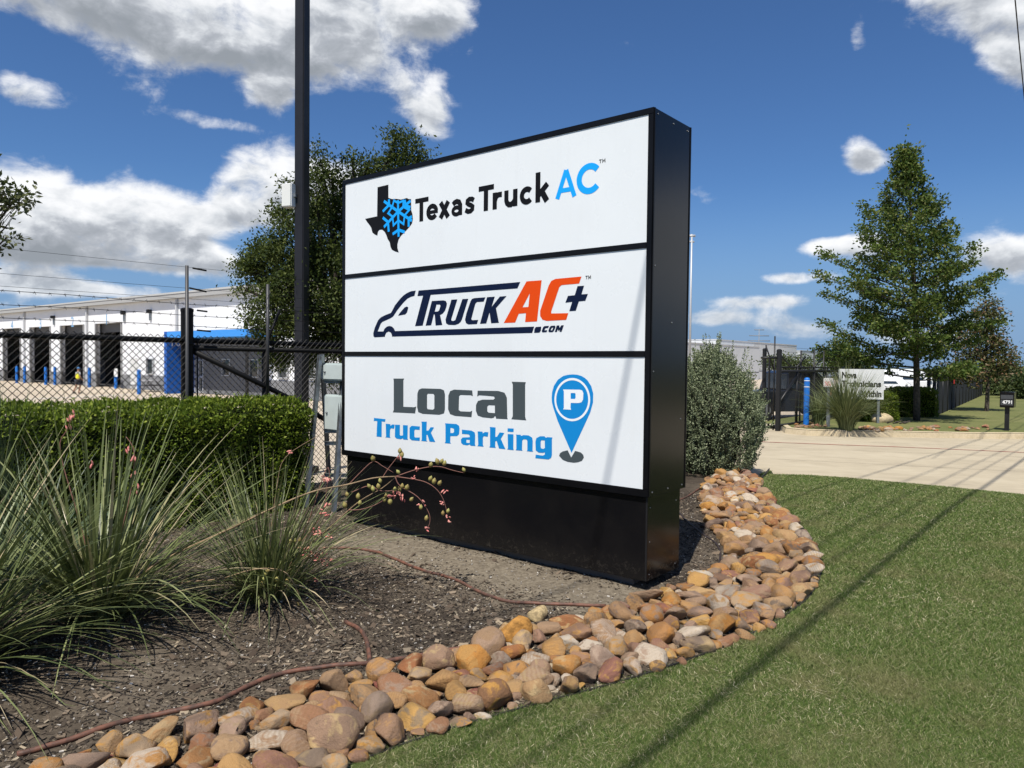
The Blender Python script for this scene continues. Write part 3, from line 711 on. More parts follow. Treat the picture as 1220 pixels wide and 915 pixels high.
T_.line([(1.488, B0+.098), (1.505, B0+.112), (1.532, B0+.119), (1.560, B0+.110), (1.574, B0+.085), (1.574, B0)], .043).line(arc(1.530, B0+.040, .042, .029, 0, 360), .034)
T_.line([(1.728, B0+.104), (1.705, B0+.117), (1.676, B0+.119), (1.655, B0+.108), (1.652, B0+.090), (1.668, B0+.077), (1.695, B0+.067), (1.714, B0+.054), (1.712, B0+.033), (1.693, B0+.020), (1.664, B0+.018), (1.632, B0+.034)], .039)
T_.line([(1.780, B0+CAPH-sw*.45), (1.945, B0+CAPH-sw*.45)], .041).line([(1.860, B0), (1.860, B0+CAPH-.02)], .047)
T_.line([(1.955, B0), (1.955, B0+XH)], .045).line([(1.958, B0+.070), (1.970, B0+.098), (1.990, B0+.112), (2.030, B0+.112)], .042)
T_.line([(2.077, B0+XH), (2.077, B0+.055), (2.085, B0+.034), (2.103, B0+.020), (2.125, B0+.018), (2.148, B0+.030), (2.166, B0+.052)], .043).line([(2.168, B0), (2.168, B0+XH)], .045)
T_.line(arc(2.284, B0+.067, .049, .049, 42, 318), .042)
T_.line([(2.392, B0), (2.392, B0+.228)], .046).line([(2.400, B0+.055), (2.484, B0+XH-.004)], .044).line([(2.428, B0+.082), (2.480, B0)], .048)
T_.done('lettering', m_letter_black, PANELS[0], 'black words Texas Truck')
A_ = Ink()
A_.line([(2.576, B0), (2.655, B0+.205)], .038).line([(2.655, B0+.205), (2.733, B0)], .038).line([(2.602, B0+.058), (2.708, B0+.058)], .034)
A_.line(arc(2.862, B0+.111, .089, .089, 40, 320, 30), .046)
A_.done('lettering', m_sky, PANELS[0], 'sky blue letters AC')
t_ = Ink(); tb = 3.040
t_.line([(2.944, tb+.024), (2.966, tb+.024)], .005).line([(2.955, tb), (2.955, tb+.024)], .005).line([(2.973, tb), (2.974, tb+.025), (2.984, tb+.008), (2.994, tb+.025), (2.995, tb)], .005)
t_.done('trademark', m_letter_black, PANELS[0])
# --- panel two: van logo
navy = Ink()
navy.poly(ZD([(62, 628), (50, 615), (48, 580), (65, 520), (100, 440), (118, 418), (140, 400), (190, 376), (245, 355), (262, 325), (290, 270), (350, 195), (385, 160), (420, 135), (470, 112), (523, 105), (508, 165), (470, 175), (430, 195), (380, 245), (320, 320), (270, 395), (240, 415), (150, 455), (132, 475), (118, 510), (97, 562), (160, 562), (175, 530), (200, 508), (228, 500), (258, 508), (280, 530), (292, 558)]) + ZE([(625, 562), (605, 624)]) + ZD([(258, 620), (255, 600), (245, 575), (220, 563), (195, 575), (180, 605), (178, 622)]))
navy.poly(ZD([(326, 386), (345, 355), (400, 292), (425, 283), (440, 295), (425, 350), (405, 372)]))
navy.poly(ZD([(555, 105)])+ZE([(490, 130), (462, 192)])+ZD([(690, 153), (600, 497), (515, 503), (605, 162), (542, 167)]))
navy.poly(ZD([(703, 222), (830, 214), (860, 222), (872, 250), (866, 285), (850, 330), (825, 362), (795, 378), (820, 490), (745, 495), (735, 372), (725, 372), (695, 493), (633, 497)]), ZD([(755, 262), (792, 261), (800, 275), (785, 325), (770, 338), (735, 342)]))
navy.poly(ZD([(922, 207), (988, 203), (920, 425), (925, 443), (945, 445), (965, 435), (1045, 200), (1110, 197), (1040, 425), (1025, 455), (1000, 477), (960, 490), (890, 488), (862, 470), (856, 430)]))
navy.poly(ZE([(152, 278), (45, 286), (22, 294), (8, 318), (-32, 435), (-45, 495), (-36, 528), (-12, 541), (70, 537), (82, 497), (25, 500), (15, 490), (55, 340), (70, 324), (135, 320)]))
navy.poly(ZE([(168, 277), (243, 272), (212, 372), (292, 271), (357, 266), (255, 382), (283, 525), (208, 529), (192, 425), (160, 531), (100, 535)]))
navy.poly(ZE([(1045, 170), (1108, 166), (1083, 250), (1145, 245), (1120, 312), (1058, 317), (1028, 408), (965, 412), (993, 322), (927, 330), (952, 265), (1018, 258)]))
navy.poly(ZE([(628, 585), (640, 566), (693, 562), (690, 600), (675, 620), (624, 622)]))
navy.poly(ZE([(768, 555), (760, 575), (735, 577), (722, 598), (752, 597), (745, 615), (706, 618), (698, 606), (712, 567), (726, 557)]))
navy.poly(ZE([(788, 555), (825, 552), (832, 563), (815, 605), (800, 615), (770, 616), (762, 605), (775, 567)]), ZE([(796, 572), (811, 571), (799, 598), (783, 598)]))
navy.poly(ZE([(843, 552), (868, 550), (872, 575), (888, 550), (912, 548), (890, 612), (870, 612), (878, 585), (862, 606), (854, 586), (845, 613), (825, 614)]))
navy.done('van_logo', m_navy, PANELS[1], 'navy van outline with the words TRUCK + .COM')
Ink().poly(ZE([(550, 124), (697, 113), (652, 512), (537, 518), (545, 432), (475, 438), (440, 523), (330, 527)]), ZE([(582, 240), (568, 372), (512, 375)])).done('lettering', m_orange, PANELS[1], 'orange slanted letter A')
Ink().poly(ZE([(1083, 77), (1060, 145), (890, 160), (868, 180), (790, 415), (790, 435), (955, 432), (935, 497), (745, 507), (705, 495), (683, 460), (682, 410), (765, 165), (790, 120), (830, 100)])).done('lettering', m_orange, PANELS[1], 'orange slanted letter C')
t_ = Ink(); t_.line(ZE([(1122, 74), (1146, 72)]), .005).line(ZE([(1134, 73), (1132, 103)]), .005).line(ZE([(1150, 103), (1152, 70), (1160, 92), (1172, 68), (1172, 100)]), .005); t_.done('trademark', m_letter_black, PANELS[1])
# --- panel three
g_ = Ink()
g_.poly(ZF([(177, 67), (256, 67), (250, 80), (250, 272), (330, 275), (343, 270), (335, 320), (173, 312), (180, 295), (180, 85)]))
g_.poly(ZF([(385, 138), (520, 142), (545, 152), (552, 180), (552, 290), (545, 320), (510, 330), (390, 323), (358, 310), (350, 275), (352, 175), (362, 148)]), ZF([(428, 177), (468, 178), (475, 188), (475, 285), (465, 293), (428, 290), (422, 280), (422, 185)]))
g_.poly(ZF([(620, 147), (750, 153), (755, 195), (740, 188), (665, 186), (655, 195), (652, 295), (665, 305), (735, 308), (750, 300), (745, 347), (625, 338), (590, 325), (575, 290), (577, 190), (590, 158)]))
g_.poly(ZF([(790, 155), (940, 157), (985, 170), (1002, 205), (1005, 345), (1008, 362), (925, 358), (918, 338), (905, 352), (890, 355), (825, 348), (790, 335), (777, 300), (778, 258), (792, 230), (825, 220), (905, 220), (915, 210), (908, 197), (850, 191), (800, 188), (787, 197)]), ZF([(870, 260), (915, 262), (915, 318), (870, 315), (860, 305), (860, 270)]))
g_.poly(ZF([(1037, 90), (1140, 93), (1135, 110), (1135, 345), (1143, 370), (1035, 362), (1045, 340), (1045, 110)]))
g_.done('lettering', m_grey, PANELS[2], 'dark grey word Local')
b_ = Ink()
for rings in ([[(37, 353), (120, 362), (117, 382), (93, 378), (92, 492), (55, 488), (60, 375), (35, 375)]],
    [[(122, 395), (155, 398), (157, 410), (170, 400), (187, 402), (182, 432), (160, 428), (153, 440), (152, 490), (158, 498), (118, 494), (124, 488)]],
    [[(190, 402), (225, 403), (224, 475), (230, 482), (247, 480), (247, 405), (282, 407), (280, 500), (283, 512), (250, 510), (245, 500), (232, 508), (200, 503), (188, 490)]],
    [[(310, 410), (370, 415), (368, 440), (335, 437), (330, 445), (330, 488), (335, 495), (370, 495), (368, 520), (310, 515), (295, 500), (295, 425)]],
    [[(380, 380), (420, 380), (418, 445), (432, 445), (448, 420), (473, 422), (450, 460), (482, 528), (440, 525), (425, 475), (418, 475), (418, 515), (425, 524), (380, 520), (384, 510), (384, 390)]],
    None,
    [[(552, 392), (635, 397), (655, 410), (658, 430), (655, 470), (640, 485), (592, 485), (590, 530), (596, 540), (550, 536), (556, 525), (556, 405)], [(592, 425), (610, 427), (618, 435), (618, 455), (610, 463), (592, 462)]],
    [[(675, 438), (745, 445), (768, 458), (772, 480), (770, 545), (775, 557), (738, 555), (733, 545), (715, 552), (685, 548), (670, 535), (668, 510), (680, 495), (732, 493), (732, 480), (722, 472), (676, 469)], [(708, 511), (732, 512), (732, 535), (708, 533)]],
    [[(790, 450), (825, 453), (828, 465), (842, 455), (868, 457), (863, 490), (835, 485), (828, 495), (828, 550), (834, 562), (788, 558), (794, 548)]],
    [[(877, 418), (920, 422), (918, 490), (930, 490), (950, 458), (983, 462), (958, 505), (992, 580), (945, 575), (928, 520), (918, 522), (917, 560), (922, 571), (875, 567), (880, 555), (880, 430)]],
    [[(1008, 428), (1052, 430), (1050, 455), (1007, 452)]], [[(1008, 470), (1050, 472), (1049, 575), (1053, 587), (1005, 582), (1010, 572)]]):
    if rings is None: b_.done('lettering', m_blue, PANELS[2], 'blue word Truck'); b_ = Ink(); continue
    b_.poly(*[ZF(r) for r in rings])
b_.poly(ZH([(420, 592), (462, 594), (468, 605), (490, 597), (535, 600), (568, 620), (573, 650), (571, 735), (576, 748), (518, 743), (524, 733), (524, 650), (515, 636), (490, 634), (478, 645), (475, 725), (480, 739), (418, 734), (424, 722), (424, 605)]))
b_.poly(ZH([(605, 625), (640, 607), (680, 608), (693, 622), (705, 615), (752, 619), (747, 635), (747, 780), (738, 805), (715, 818), (597, 806), (600, 775), (665, 783), (682, 775), (683, 752), (665, 758), (625, 755), (600, 735), (597, 660)]), ZH([(650, 643), (682, 645), (683, 715), (668, 722), (650, 718), (645, 705), (645, 655)]))
b_.done('lettering', m_blue, PANELS[2], 'blue word Parking')
Ink().poly(ZH([(812, 785), (820, 762), (845, 745), (890, 735), (922, 800), (958, 740), (1010, 755), (1032, 778), (1037, 800), (1020, 830), (985, 843), (945, 848), (890, 840), (845, 822)])).done('pin_shadow', m_grey, PANELS[2], 'dark grey oval under the pin')
Ink().poly(ZH([(745, 260), (748, 210), (765, 150), (800, 95), (850, 60), (890, 50), (932, 46), (975, 49), (1015, 60), (1045, 78), (1070, 100), (1105, 155), (1122, 220), (1120, 300), (1095, 390), (1050, 490), (925, 758), (800, 470), (760, 350), (747, 300)])).done('map_pin', m_blue, PANELS[2], 'blue map pin')
wi = Ink(); wi.k = 12
wi.line(ZH([(932+154*math.cos(2*math.pi*i/48), 275+186*math.sin(2*math.pi*i/48)) for i in range(48)]), .017, True)
wi.poly(ZH([(848, 183), (1000, 185), (1022, 192), (1033, 215), (1030, 275), (1015, 300), (985, 306), (918, 305), (916, 350), (922, 367), (848, 363), (856, 350), (856, 200)]), ZH([(918, 215), (955, 215), (962, 222), (962, 262), (955, 270), (918, 268)]))
wi.done('pin_symbol', m_white, PANELS[2], 'white ring and letter P')
# ------------------------------------------------------------------ foliage helpers
def unit(a): return a/np.maximum(np.linalg.norm(a, axis=1, keepdims=True), 1e-9)
def leaf_quads(C, D, L, Wd, r, up=.6):
    """diamond leaves at C pointing along D"""
    n = len(C); D = unit(D); N0 = unit(r.normal(0, 1, (n, 3))+np.array([0, 0, up])); S = unit(np.cross(D, N0)); U = np.cross(S, D)
    L = L*r.uniform(.65, 1.3, n); Wd = Wd*r.uniform(.7, 1.25, n); k = r.uniform(.05, .22, n)
    b = C; t = C+D*L[:, None]; m = C+D*(L*.48)[:, None]+U*(L*k*.5)[:, None]
    return np.stack([b, m+S*(Wd*.5)[:, None], t, m-S*(Wd*.5)[:, None]], 1).reshape(-1, 3)
def lobe_points(lobes, n, r, shell=.55):
    w = np.array([l[3]*l[4]*l[5] for l in lobes])**.6; idx = r.choice(len(lobes), n, p=w/w.sum())
    d = unit(r.normal(0, 1, (n, 3))); rad = (shell+(1-shell)*r.random(n))
    A = np.array(lobes)[idx]
    return A[:, :3]+d*rad[:, None]*A[:, 3:], d
bark = mat('bark', (.10, .085, .07), .95, .2, var=.5, vscale=12, bump=.8, bscale=25)
bark_dark = mat('bark_dark', (.05, .042, .035), .95, .2, var=.5, vscale=12, bump=.8, bscale=25)
def limb(mb, a, b, r0, r1, r, sag=.12, n=5, sides=6):
    a = Vector(a); b = Vector(b); L = (b-a).length; off = Vector((r.normal(), r.normal(), abs(r.normal())))*L*sag
    pts = [a.lerp(b, t)+off*(t*(1-t)) for t in np.linspace(0, 1, n)]; mb.tube(pts, [r0+(r1-r0)*t for t in np.linspace(0, 1, n)], sides, False); return pts

# ------------------------------------------------------------------ chain link fence
FP = -7.62; FBASE = qp(0, FP)
def fq(px, py=430): return to_qp(on_line(px, py, FBASE, W2))[0]
def fz(px, py): return on_line(px, py, FBASE, W2).z
q0, q1 = -2.2, to_qp(gate_l)[0]-.1
m_chain = mat('black_vinyl_wire', (.004, .004, .0045), .55, .2)
fence = thing('chain_link_fence', qp(4, FP), 'black chain link fence topped with barbed wire behind the clipped hedge', 'fence')
RH = 1.80
MB().tube([qp(q0, FP, RH), qp(q1, FP, RH)], .029, 10).build('top_rail', m_chain, fence, True)
def chain_fabric(p, qa, qb, z0, z1, cell, wire, parent, name='wire_fabric', dz=0.0):
    mb = MB(); H = z1-z0; h = cell
    n = int((qb-qa+H)/cell)+2
    for fam in (1, -1):
        for i in range(n):
            s = qa-(H if fam > 0 else 0)+i*cell
            a0, b0_ = (s, s+H) if fam > 0 else (s+H, s)
            za, zb = z0, z1
            # clip to the panel
            qs, qe = a0, b0_; zs, ze = za, zb
            def clipq(qs, zs, qe, ze, lim, lo):
                if (qs < lim) == lo and (qe < lim) == lo: return None
                if (qs < lim) == lo: t = (lim-qs)/(qe-qs); qs, zs = lim, zs+(ze-zs)*t
                elif (qe < lim) == lo: t = (lim-qs)/(qe-qs); qe, ze = lim, zs+(ze-zs)*t
                return qs, zs, qe, ze
            c = clipq(qs, zs, qe, ze, qa, True)
            if c is None: continue
            c = clipq(*c, qb, False)
            if c is None: continue
            qs, zs, qe, ze = c; o = .0025*fam
            mb.tube([qp(qs, p+o, zs+dz), qp(qe, p+o, ze+dz)], wire, 3, False)
    return mb.build(name, m_chain, parent)
chain_fabric(FP+.030, q0, q1, .03, RH+.055, .0715, .0038, fence)
MB().tube([qp(q0, FP, .06), qp(q1, FP, .06)], .004, 5).build('tension_wire', m_chain, fence)
qc = fq(223.5); zc = fz(223.5, 368)
MB().lathe(qp(qc, FP-.01, 0), [(.062, -.1), (.062, zc-.03), (.066, zc-.03), (.066, zc), (.04, zc+.012)], 14).build('corner_post', m_chain, fence, auto=40)
for k in range(4): MB().lathe(qp(qc, FP-.01, .25+.5*k), [(.066, 0), (.067, .03)], 12).build('tension_band', m_chain, fence, True)
qs_ = fq(219); qm = fq(316)
MB().tube([qp(qs_, FP+.07, -.05), qp(qs_, FP+.07, fz(219, 317))], .019, 8).build('wire_post', mat('post_grey', (.06, .06, .062), .5, .4, .3), fence, True)
MB().tube([qp(qm, FP, -.05), qp(qm, FP, RH+.03)], .040, 10).build('line_post', m_chain, fence, True)
MB().tube([qp(qm, FP+.05, 1.2), qp(qm, FP+.05, fz(315, 339))], .019, 8).build('wire_post', MATS['post_grey'], fence, True)
MB().tube([qp(qm+.02, FP, RH), qp(fq(336), FP-.05, fz(336, 369))], .016, 8).build('barb_arm', m_chain, fence, True)
for qq in (q0+.5, qm+2.4, qm+4.8, q1-.05):
    MB().tube([qp(qq, FP, -.05), qp(qq, FP, RH+.03)], .034, 10).build('line_post', m_chain, fence, True)
    MB().tube([qp(qq+.02, FP, RH), qp(qq+.16, FP-.05, RH+.36)], .016, 8).build('barb_arm', m_chain, fence, True)
MB().tube([qp(qc+.05, FP+.01, fz(232, 414.5)), qp(q1, FP+.01, fz(232, 414.5)-.01)], .030, 10).build('brace_rail', m_chain, fence, True)
MB().tube([qp(qc+.06, FP+.02, fz(235, 419)), qp(fq(345), FP+.02, fz(345, 475)), qp(fq(400), FP+.02, fz(400, 508))], .030, 10).build('diagonal_brace', m_chain, fence, True)
MB().tube([qp(qc+.09, FP+.035, .05), qp(qc+.09, FP+.035, RH)], .008, 6).build('tension_bar', m_chain, fence, True)
def barbed(z, name='barbed_wire'):
    mb = MB(); n = int((q1-q0)/.6); pts = [qp(q0+(q1-q0)*i/n, FP-.01, z+.006*math.sin(i*1.7+z*9)) for i in range(n+1)]
    mb.tube(pts, .0028, 4, False); q = q0
    while q < min(q1, 8):
        a = random.uniform(0, 3.14); d = Vector((W2.x*.3, W2.y*.3, 0))
        for s in (0, 1.57):
            v = Vector((0, 0, 1))*math.cos(a+s)+P2*math.sin(a+s); c = qp(q+.004*s, FP-.01, z)
            mb.tube([c-v*.016-d*.02, c+v*.016+d*.02], .0022, 3, False)
        q += .125
    return mb.build(name, m_chain, fence)
for z in (2.19, 2.07, 1.955): barbed(z)
for z in (2.57, 2.35, 2.24):
    MB().tube([qp(q0+(q1-q0)*i/12, FP+.07, z-.02*math.sin(math.pi*((i*2 % 12)/12))) for i in range(13)], .0016, 4, False).build('electric_wire', m_chain, fence)
for (xa, ya, xb, yb) in ((226, 320, 242, 323), (222, 343.5, 242, 348), (231, 370, 243, 371.5), (231, 393.5, 247, 395)):
    MB().tube([qp(fq(xa), FP+.07, fz(xa, ya)), qp(fq(xb), FP+.07, fz(xb, yb))], [.010, .010], 6).build('insulator', rubber, fence, True)

# ------------------------------------------------------------------ clipped hedge
m_hedge = leaf_mat('hedge_leaf', [(0, (.045, .075, .008)), (.4, (.100, .155, .014)), (.75, (.175, .235, .024)), (1, (.29, .34, .05))], .35, .50, .22)
m_twig = mat('twig', (.05, .04, .028), .9)
def hedge_box(name, org, ax, ay, lx, ly, h, n, label, leaf=.030, mleaf=None, seed=1, group=None):
    """org = corner on the ground; ax, ay unit vectors of its sides"""
    r = np.random.default_rng(seed); org = Vector(org); t = thing(name, org+ax*lx/2+ay*ly/2, label, 'hedge', group)
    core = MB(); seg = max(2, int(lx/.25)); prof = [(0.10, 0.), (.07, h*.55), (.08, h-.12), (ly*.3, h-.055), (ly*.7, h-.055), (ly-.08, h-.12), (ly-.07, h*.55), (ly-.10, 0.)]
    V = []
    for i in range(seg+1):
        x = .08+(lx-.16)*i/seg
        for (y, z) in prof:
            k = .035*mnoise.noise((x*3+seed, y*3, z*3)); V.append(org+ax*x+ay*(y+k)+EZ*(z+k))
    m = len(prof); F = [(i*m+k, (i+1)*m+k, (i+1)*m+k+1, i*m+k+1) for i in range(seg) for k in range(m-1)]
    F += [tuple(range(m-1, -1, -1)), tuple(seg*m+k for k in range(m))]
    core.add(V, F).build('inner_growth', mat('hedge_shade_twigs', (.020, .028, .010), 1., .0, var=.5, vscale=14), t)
    # leaves on the faces
    areas = np.array([lx*h, lx*h*.35, ly*h, ly*h, lx*ly*1.25]); f = r.choice(5, n, p=areas/areas.sum()); u = r.random((n, 2)); dep = r.exponential(.035, n)-.03
    x = np.zeros(n); y = np.zeros(n); z = np.zeros(n); O = np.zeros((n, 3))
    A_x, A_y = np.array(ax), np.array(ay)
    for k in range(5):
        s = f == k
        if k == 0: x[s] = u[s, 0]*lx; z[s] = .03+u[s, 1]*(h-.03); y[s] = ly-dep[s]; O[s] = A_y
        if k == 1: x[s] = u[s, 0]*lx; z[s] = h*.6+u[s, 1]*h*.4; y[s] = dep[s]; O[s] = -A_y
        if k == 2: y[s] = u[s, 0]*ly; z[s] = .03+u[s, 1]*(h-.03); x[s] = dep[s]; O[s] = -A_x
        if k == 3: y[s] = u[s, 0]*ly; z[s] = .03+u[s, 1]*(h-.03); x[s] = lx-dep[s]; O[s] = A_x
        if k == 4: x[s] = u[s, 0]*lx; y[s] = u[s, 1]*ly; z[s] = h-dep[s]; O[s] = (0, 0, 1)
    lump = np.array([mnoise.noise((a*2.6+seed, b*2.6, c*2.6)) for a, b, c in zip(x, y, z)])+.5*np.array([mnoise.noise((a*7+seed, b*7, c*7)) for a, b, c in zip(x, y, z)])
    # rounded shoulders
    ed = np.minimum(np.minimum(y, ly-y)/.18, 1); ed2 = np.minimum(np.minimum(x, lx-x)/.18, 1)
    z = z-np.where(z > h-.2, (1-np.clip(np.minimum(ed, ed2), 0, 1))**2*.10*np.clip((z-(h-.2))/.2, 0, 1), 0)
    Pw = np.array(org)[None]+A_x[None]*x[:, None]+A_y[None]*y[:, None]+np.array([0, 0, 1])[None]*z[:, None]+O*(lump*.085)[:, None]
    D = O*.8+r.normal(0, .7, (n, 3))+np.array([0, 0, .45])
    np_mesh('leaves', leaf_quads(Pw, D, leaf, leaf*.62, r, .5), 4, mleaf or m_hedge, t)
    # young shoots standing above the clipping line
    ns = int(lx*60); sx = r.random(ns)*lx; sy = r.random(ns)*ly; hh = r.uniform(.02, .11, ns); S = []; Ds = []
    for a, b, c in zip(sx, sy, hh):
        for j in range(6):
            S.append(np.array(org)+A_x*a+A_y*b+np.array([r.normal()*.006, r.normal()*.006, h-.01+c*j/5])); Ds.append(r.normal(0, .6, 3)+np.array([0, 0, .7]))
    np_mesh('shoots', leaf_quads(np.array(S), np.array(Ds), leaf*.9, leaf*.5, r), 4, mleaf or m_hedge, t)['kind'] = 'stuff'
    st = MB()
    for a in np.arange(.15, lx-.1, .28): st.tube([org+ax*a+ay*ly*.5+EZ*-.03, org+ax*(a+.04)+ay*(ly*.5+.03)+EZ*.5], [.014, .008], 5)
    st.build('stems', m_twig, t); return t
hq1 = 4.80
hedge_box('hedge', qp(-1.6, -7.50), W2, P2, hq1+1.6, .74, 1.15, 64000, 'long clipped green hedge in front of the chain link fence', .035, seed=2)

# ------------------------------------------------------------------ red yuccas
m_yuc = leaf_mat('yucca_blade', [(0, (.055, .072, .026)), (.4, (.105, .128, .046)), (.68, (.165, .190, .072)), (.88, (.24, .255, .115)), (.95, (.36, .30, .18)), (1, (.46, .38, .24))], .10, .40, .32)
m_yuc_grey = leaf_mat('yucca_blade_grey', [(0, (.045, .070, .038)), (.5, (.080, .115, .064)), (1, (.14, .175, .10))], .10, .45, .35)
m_stalk = mat('flower_stalk', (.30, .21, .12), .7, .3, var=.4, vscale=20); m_stalk_red = mat('flower_stalk_red', (.22, .10, .075), .7)
m_pod = mat('seed_pod', (.30, .30, .09), .6, .3, var=.45, vscale=30, noise_col=(.22, .15, .05)); m_flower = mat('coral_flower', (.55, .14, .13), .6, .3, var=.4, vscale=40, noise_col=(.62, .30, .24))
def yucca(base, n, L, label, seed, up=.5, m=None, wd=.0085, maxang=1.35, kind='red_yucca', cat='plant', droop=.9):
    r = np.random.default_rng(seed); base = Vector(base); t = thing(kind, base, label, cat)
    V = []; seg = 8
    for i in range(n):
        a = r.uniform(0, 2*math.pi); th = maxang*(r.random()**up); l = L*r.uniform(.55, 1.08)*(1-.12*th/maxang); w = wd*r.uniform(.6, 1.35)
        b = np.array([base.x, base.y, base.z+r.uniform(0, .07)])+np.array([math.cos(a), math.sin(a), 0])*r.uniform(.0, .17)+np.array([r.normal()*.03, r.normal()*.03, 0])
        a += r.normal()*.25; p = b.copy(); ang = th*.75; dr = droop*r.uniform(.2, 1.15)*(.25+th)/seg; tw = r.normal()*.25
        side = np.array([-math.sin(a+tw), math.cos(a+tw), r.normal()*.25])
        ring = []
        for k in range(seg+1):
            f = k/seg; ww = w*(1.0-f**2.2*.93); ring.append((p-side*ww, p+side*ww))
            d = np.array([math.cos(a)*math.sin(ang), math.sin(a)*math.sin(ang), math.cos(ang)]); p = p+d*(l/seg); ang += dr
            if p[2] < .03: p[2] = .03+r.random()*.02
        for k in range(seg): V += [ring[k][0], ring[k][1], ring[k+1][1], ring[k+1][0]]
    # shared vertices per blade so that each blade is one island
    V = np.array(V).reshape(n, seg, 4, 3); vs = np.concatenate([V[:, :, 0:2].reshape(n, -1, 3), V[:, -1, [3, 2]].reshape(n, 2, 3)], 1)
    nv = (seg+1)*2; fa = []
    for i in range(n):
        o = i*nv
        for k in range(seg): fa.append((o+2*k, o+2*k+1, o+2*k+3, o+2*k+2))
    me = bpy.data.meshes.new('blades'); me.from_pydata(vs.reshape(-1, 3).tolist(), [], fa); me.update()
    for p_ in me.polygons: p_.use_smooth = True
    link('blades', me, m or m_yuc, t)
    MB().lathe(base-EZ*.03, [(.16, 0), (.15, .06), (.07, .13)], 12).build('crown_base', mat('dry_leaf_base', (.10, .085, .055), .95, .1, var=.5, vscale=20), t)
    return t
yA = yucca(G(118, 742), 420, 1.42, 'large red yucca with broad fountain of green blades in the mulch bed beside the hedge', 31, .60, wd=.0088)
yB = yucca(G(318, 716), 460, 1.12, 'medium red yucca with coral flower stalks standing beside the sign', 32, .78, wd=.0052)
yC = yucca(G(-12, 665), 620, 1.38, 'upright grey-green yucca growing tight against the hedge', 33, 1.0, m_yuc_grey, .005, .75, droop=.5)
yD = yucca(G(-75, 815), 520, 1.40, 'red yucca sprawling low over the mulch, farthest from the sign', 34, .55, wd=.0065)
yE = yucca(G(40, 700), 260, 1.05, 'fine bladed yucca half hidden behind the broad red yucca', 35, .6, m_yuc_grey, .006)

def stalk(px, Y, rad, parent, red=False, taper=True):
    n = len(px); Ys = np.linspace(Y[0], Y[1], n) if hasattr(Y, '__len__') else [Y]*n
    P = [AT(a, b, y) for (a, b), y in zip(px, Ys)]
    pts = []
    for i in range(n-1):
        for k in range(4):
            t = k/4; p0 = P[max(i-1, 0)]; p1 = P[i]; p2 = P[i+1]; p3 = P[min(i+2, n-1)]
            pts.append(.5*((2*p1)+(p2-p0)*t+(2*p0-5*p1+4*p2-p3)*t*t+(3*p1-p0-3*p2+p3)*t**3))
    pts.append(P[-1]); rr = [rad*(1-.55*i/len(pts)) if taper else rad for i in range(len(pts))]
    return MB().tube(pts, rr, 6).build('flower_stalk', m_stalk_red if red else m_stalk, parent, True)
def blob(c, r, mat_, parent, name, stretch=1.25, d=None):
    q = (d or Vector((random.gauss(0, .3), random.gauss(0, .3), 1))).to_track_quat('Z', 'Y'); X, Y, Z = q @ Vector((1, 0, 0)), q @ Vector((0, 1, 0)), q @ Vector((0, 0, 1))
    return MB().lathe(c, [(r*.25, -r*stretch), (r*.8, -r*stretch*.6), (r, 0), (r*.85, r*stretch*.5), (r*.4, r*stretch*.95), (r*.12, r*stretch*1.25)], 8, (X, Y, Z)).build(name, mat_, parent, True)
ZS = lambda pts: [(340+x/3.81, 500+y/3.81) for x, y in pts]
s1 = stalk([(121, 742), (160, 692), (205, 662), (270, 632), (330, 603)]+ZS([(130, 325), (280, 295), (400, 265), (500, 258)]), (4.50, 4.95), .0085, yA)
def twig(pts, par, pods, flowers, Y=4.95, rad=.0035):
    t = stalk(ZS(pts), Y, rad, par, True)
    for (x, y) in pods: blob(AT(*ZS([(x, y)])[0], Y), random.uniform(.012, .017), m_pod, t, 'seed_pod')
    for (x, y) in flowers:
        for k in range(3): blob(AT(*ZS([(x+random.gauss(0, 7), y+random.gauss(0, 7))])[0], Y+random.gauss(0, .02)), random.uniform(.004, .007), m_flower, t, 'flower', 2.6, Vector((random.gauss(0, 1), random.gauss(0, 1), random.gauss(0, .7))))
twig([(500, 258), (600, 225), (690, 212), (760, 230), (812, 242)], yA, [(660, 205), (690, 190), (722, 198), (710, 188), (810, 228)], [(600, 222)])
twig([(500, 258), (580, 270), (640, 285), (690, 320), (720, 370), (738, 440)], yA, [(658, 268), (675, 280), (700, 288), (738, 415), (715, 425)], [(720, 335), (735, 440), (712, 380), (742, 458), (590, 262)])
twig([(500, 262), (520, 300), (600, 350), (650, 420), (655, 470), (637, 500)], yA, [(530, 302), (552, 308), (615, 398), (640, 448), (572, 362)], [(610, 385), (628, 382), (640, 498), (520, 345), (535, 350)])
twig([(440, 265), (465, 225), (500, 180), (520, 152)], yA, [(520, 142), (528, 160), (512, 238)], [(515, 168)])
twig([(290, 292), (340, 240), (398, 190), (440, 210), (490, 240)], yA, [(398, 177), (430, 278)], [])
s2 = stalk([(318, 712), (335, 690)]+ZS([(50, 620), (200, 490), (330, 375), (440, 310), (505, 256)]), (5.02, 5.0), .006, yB)
twig([(285, 410), (340, 408), (400, 390), (445, 366)], yB, [(270, 388), (338, 378), (455, 345), (475, 372), (450, 362)], [(480, 350), (470, 345)], 5.0)
twig([(300, 330), (380, 300), (430, 322), (500, 322)], yB, [(380, 302), (398, 314), (422, 303), (497, 315), (518, 316), (330, 348), (280, 340)], [(500, 330), (525, 350)], 5.0)
stalk([(318, 708), (360, 640), (388, 560), (393, 572)], 5.0, .004, yB, True)
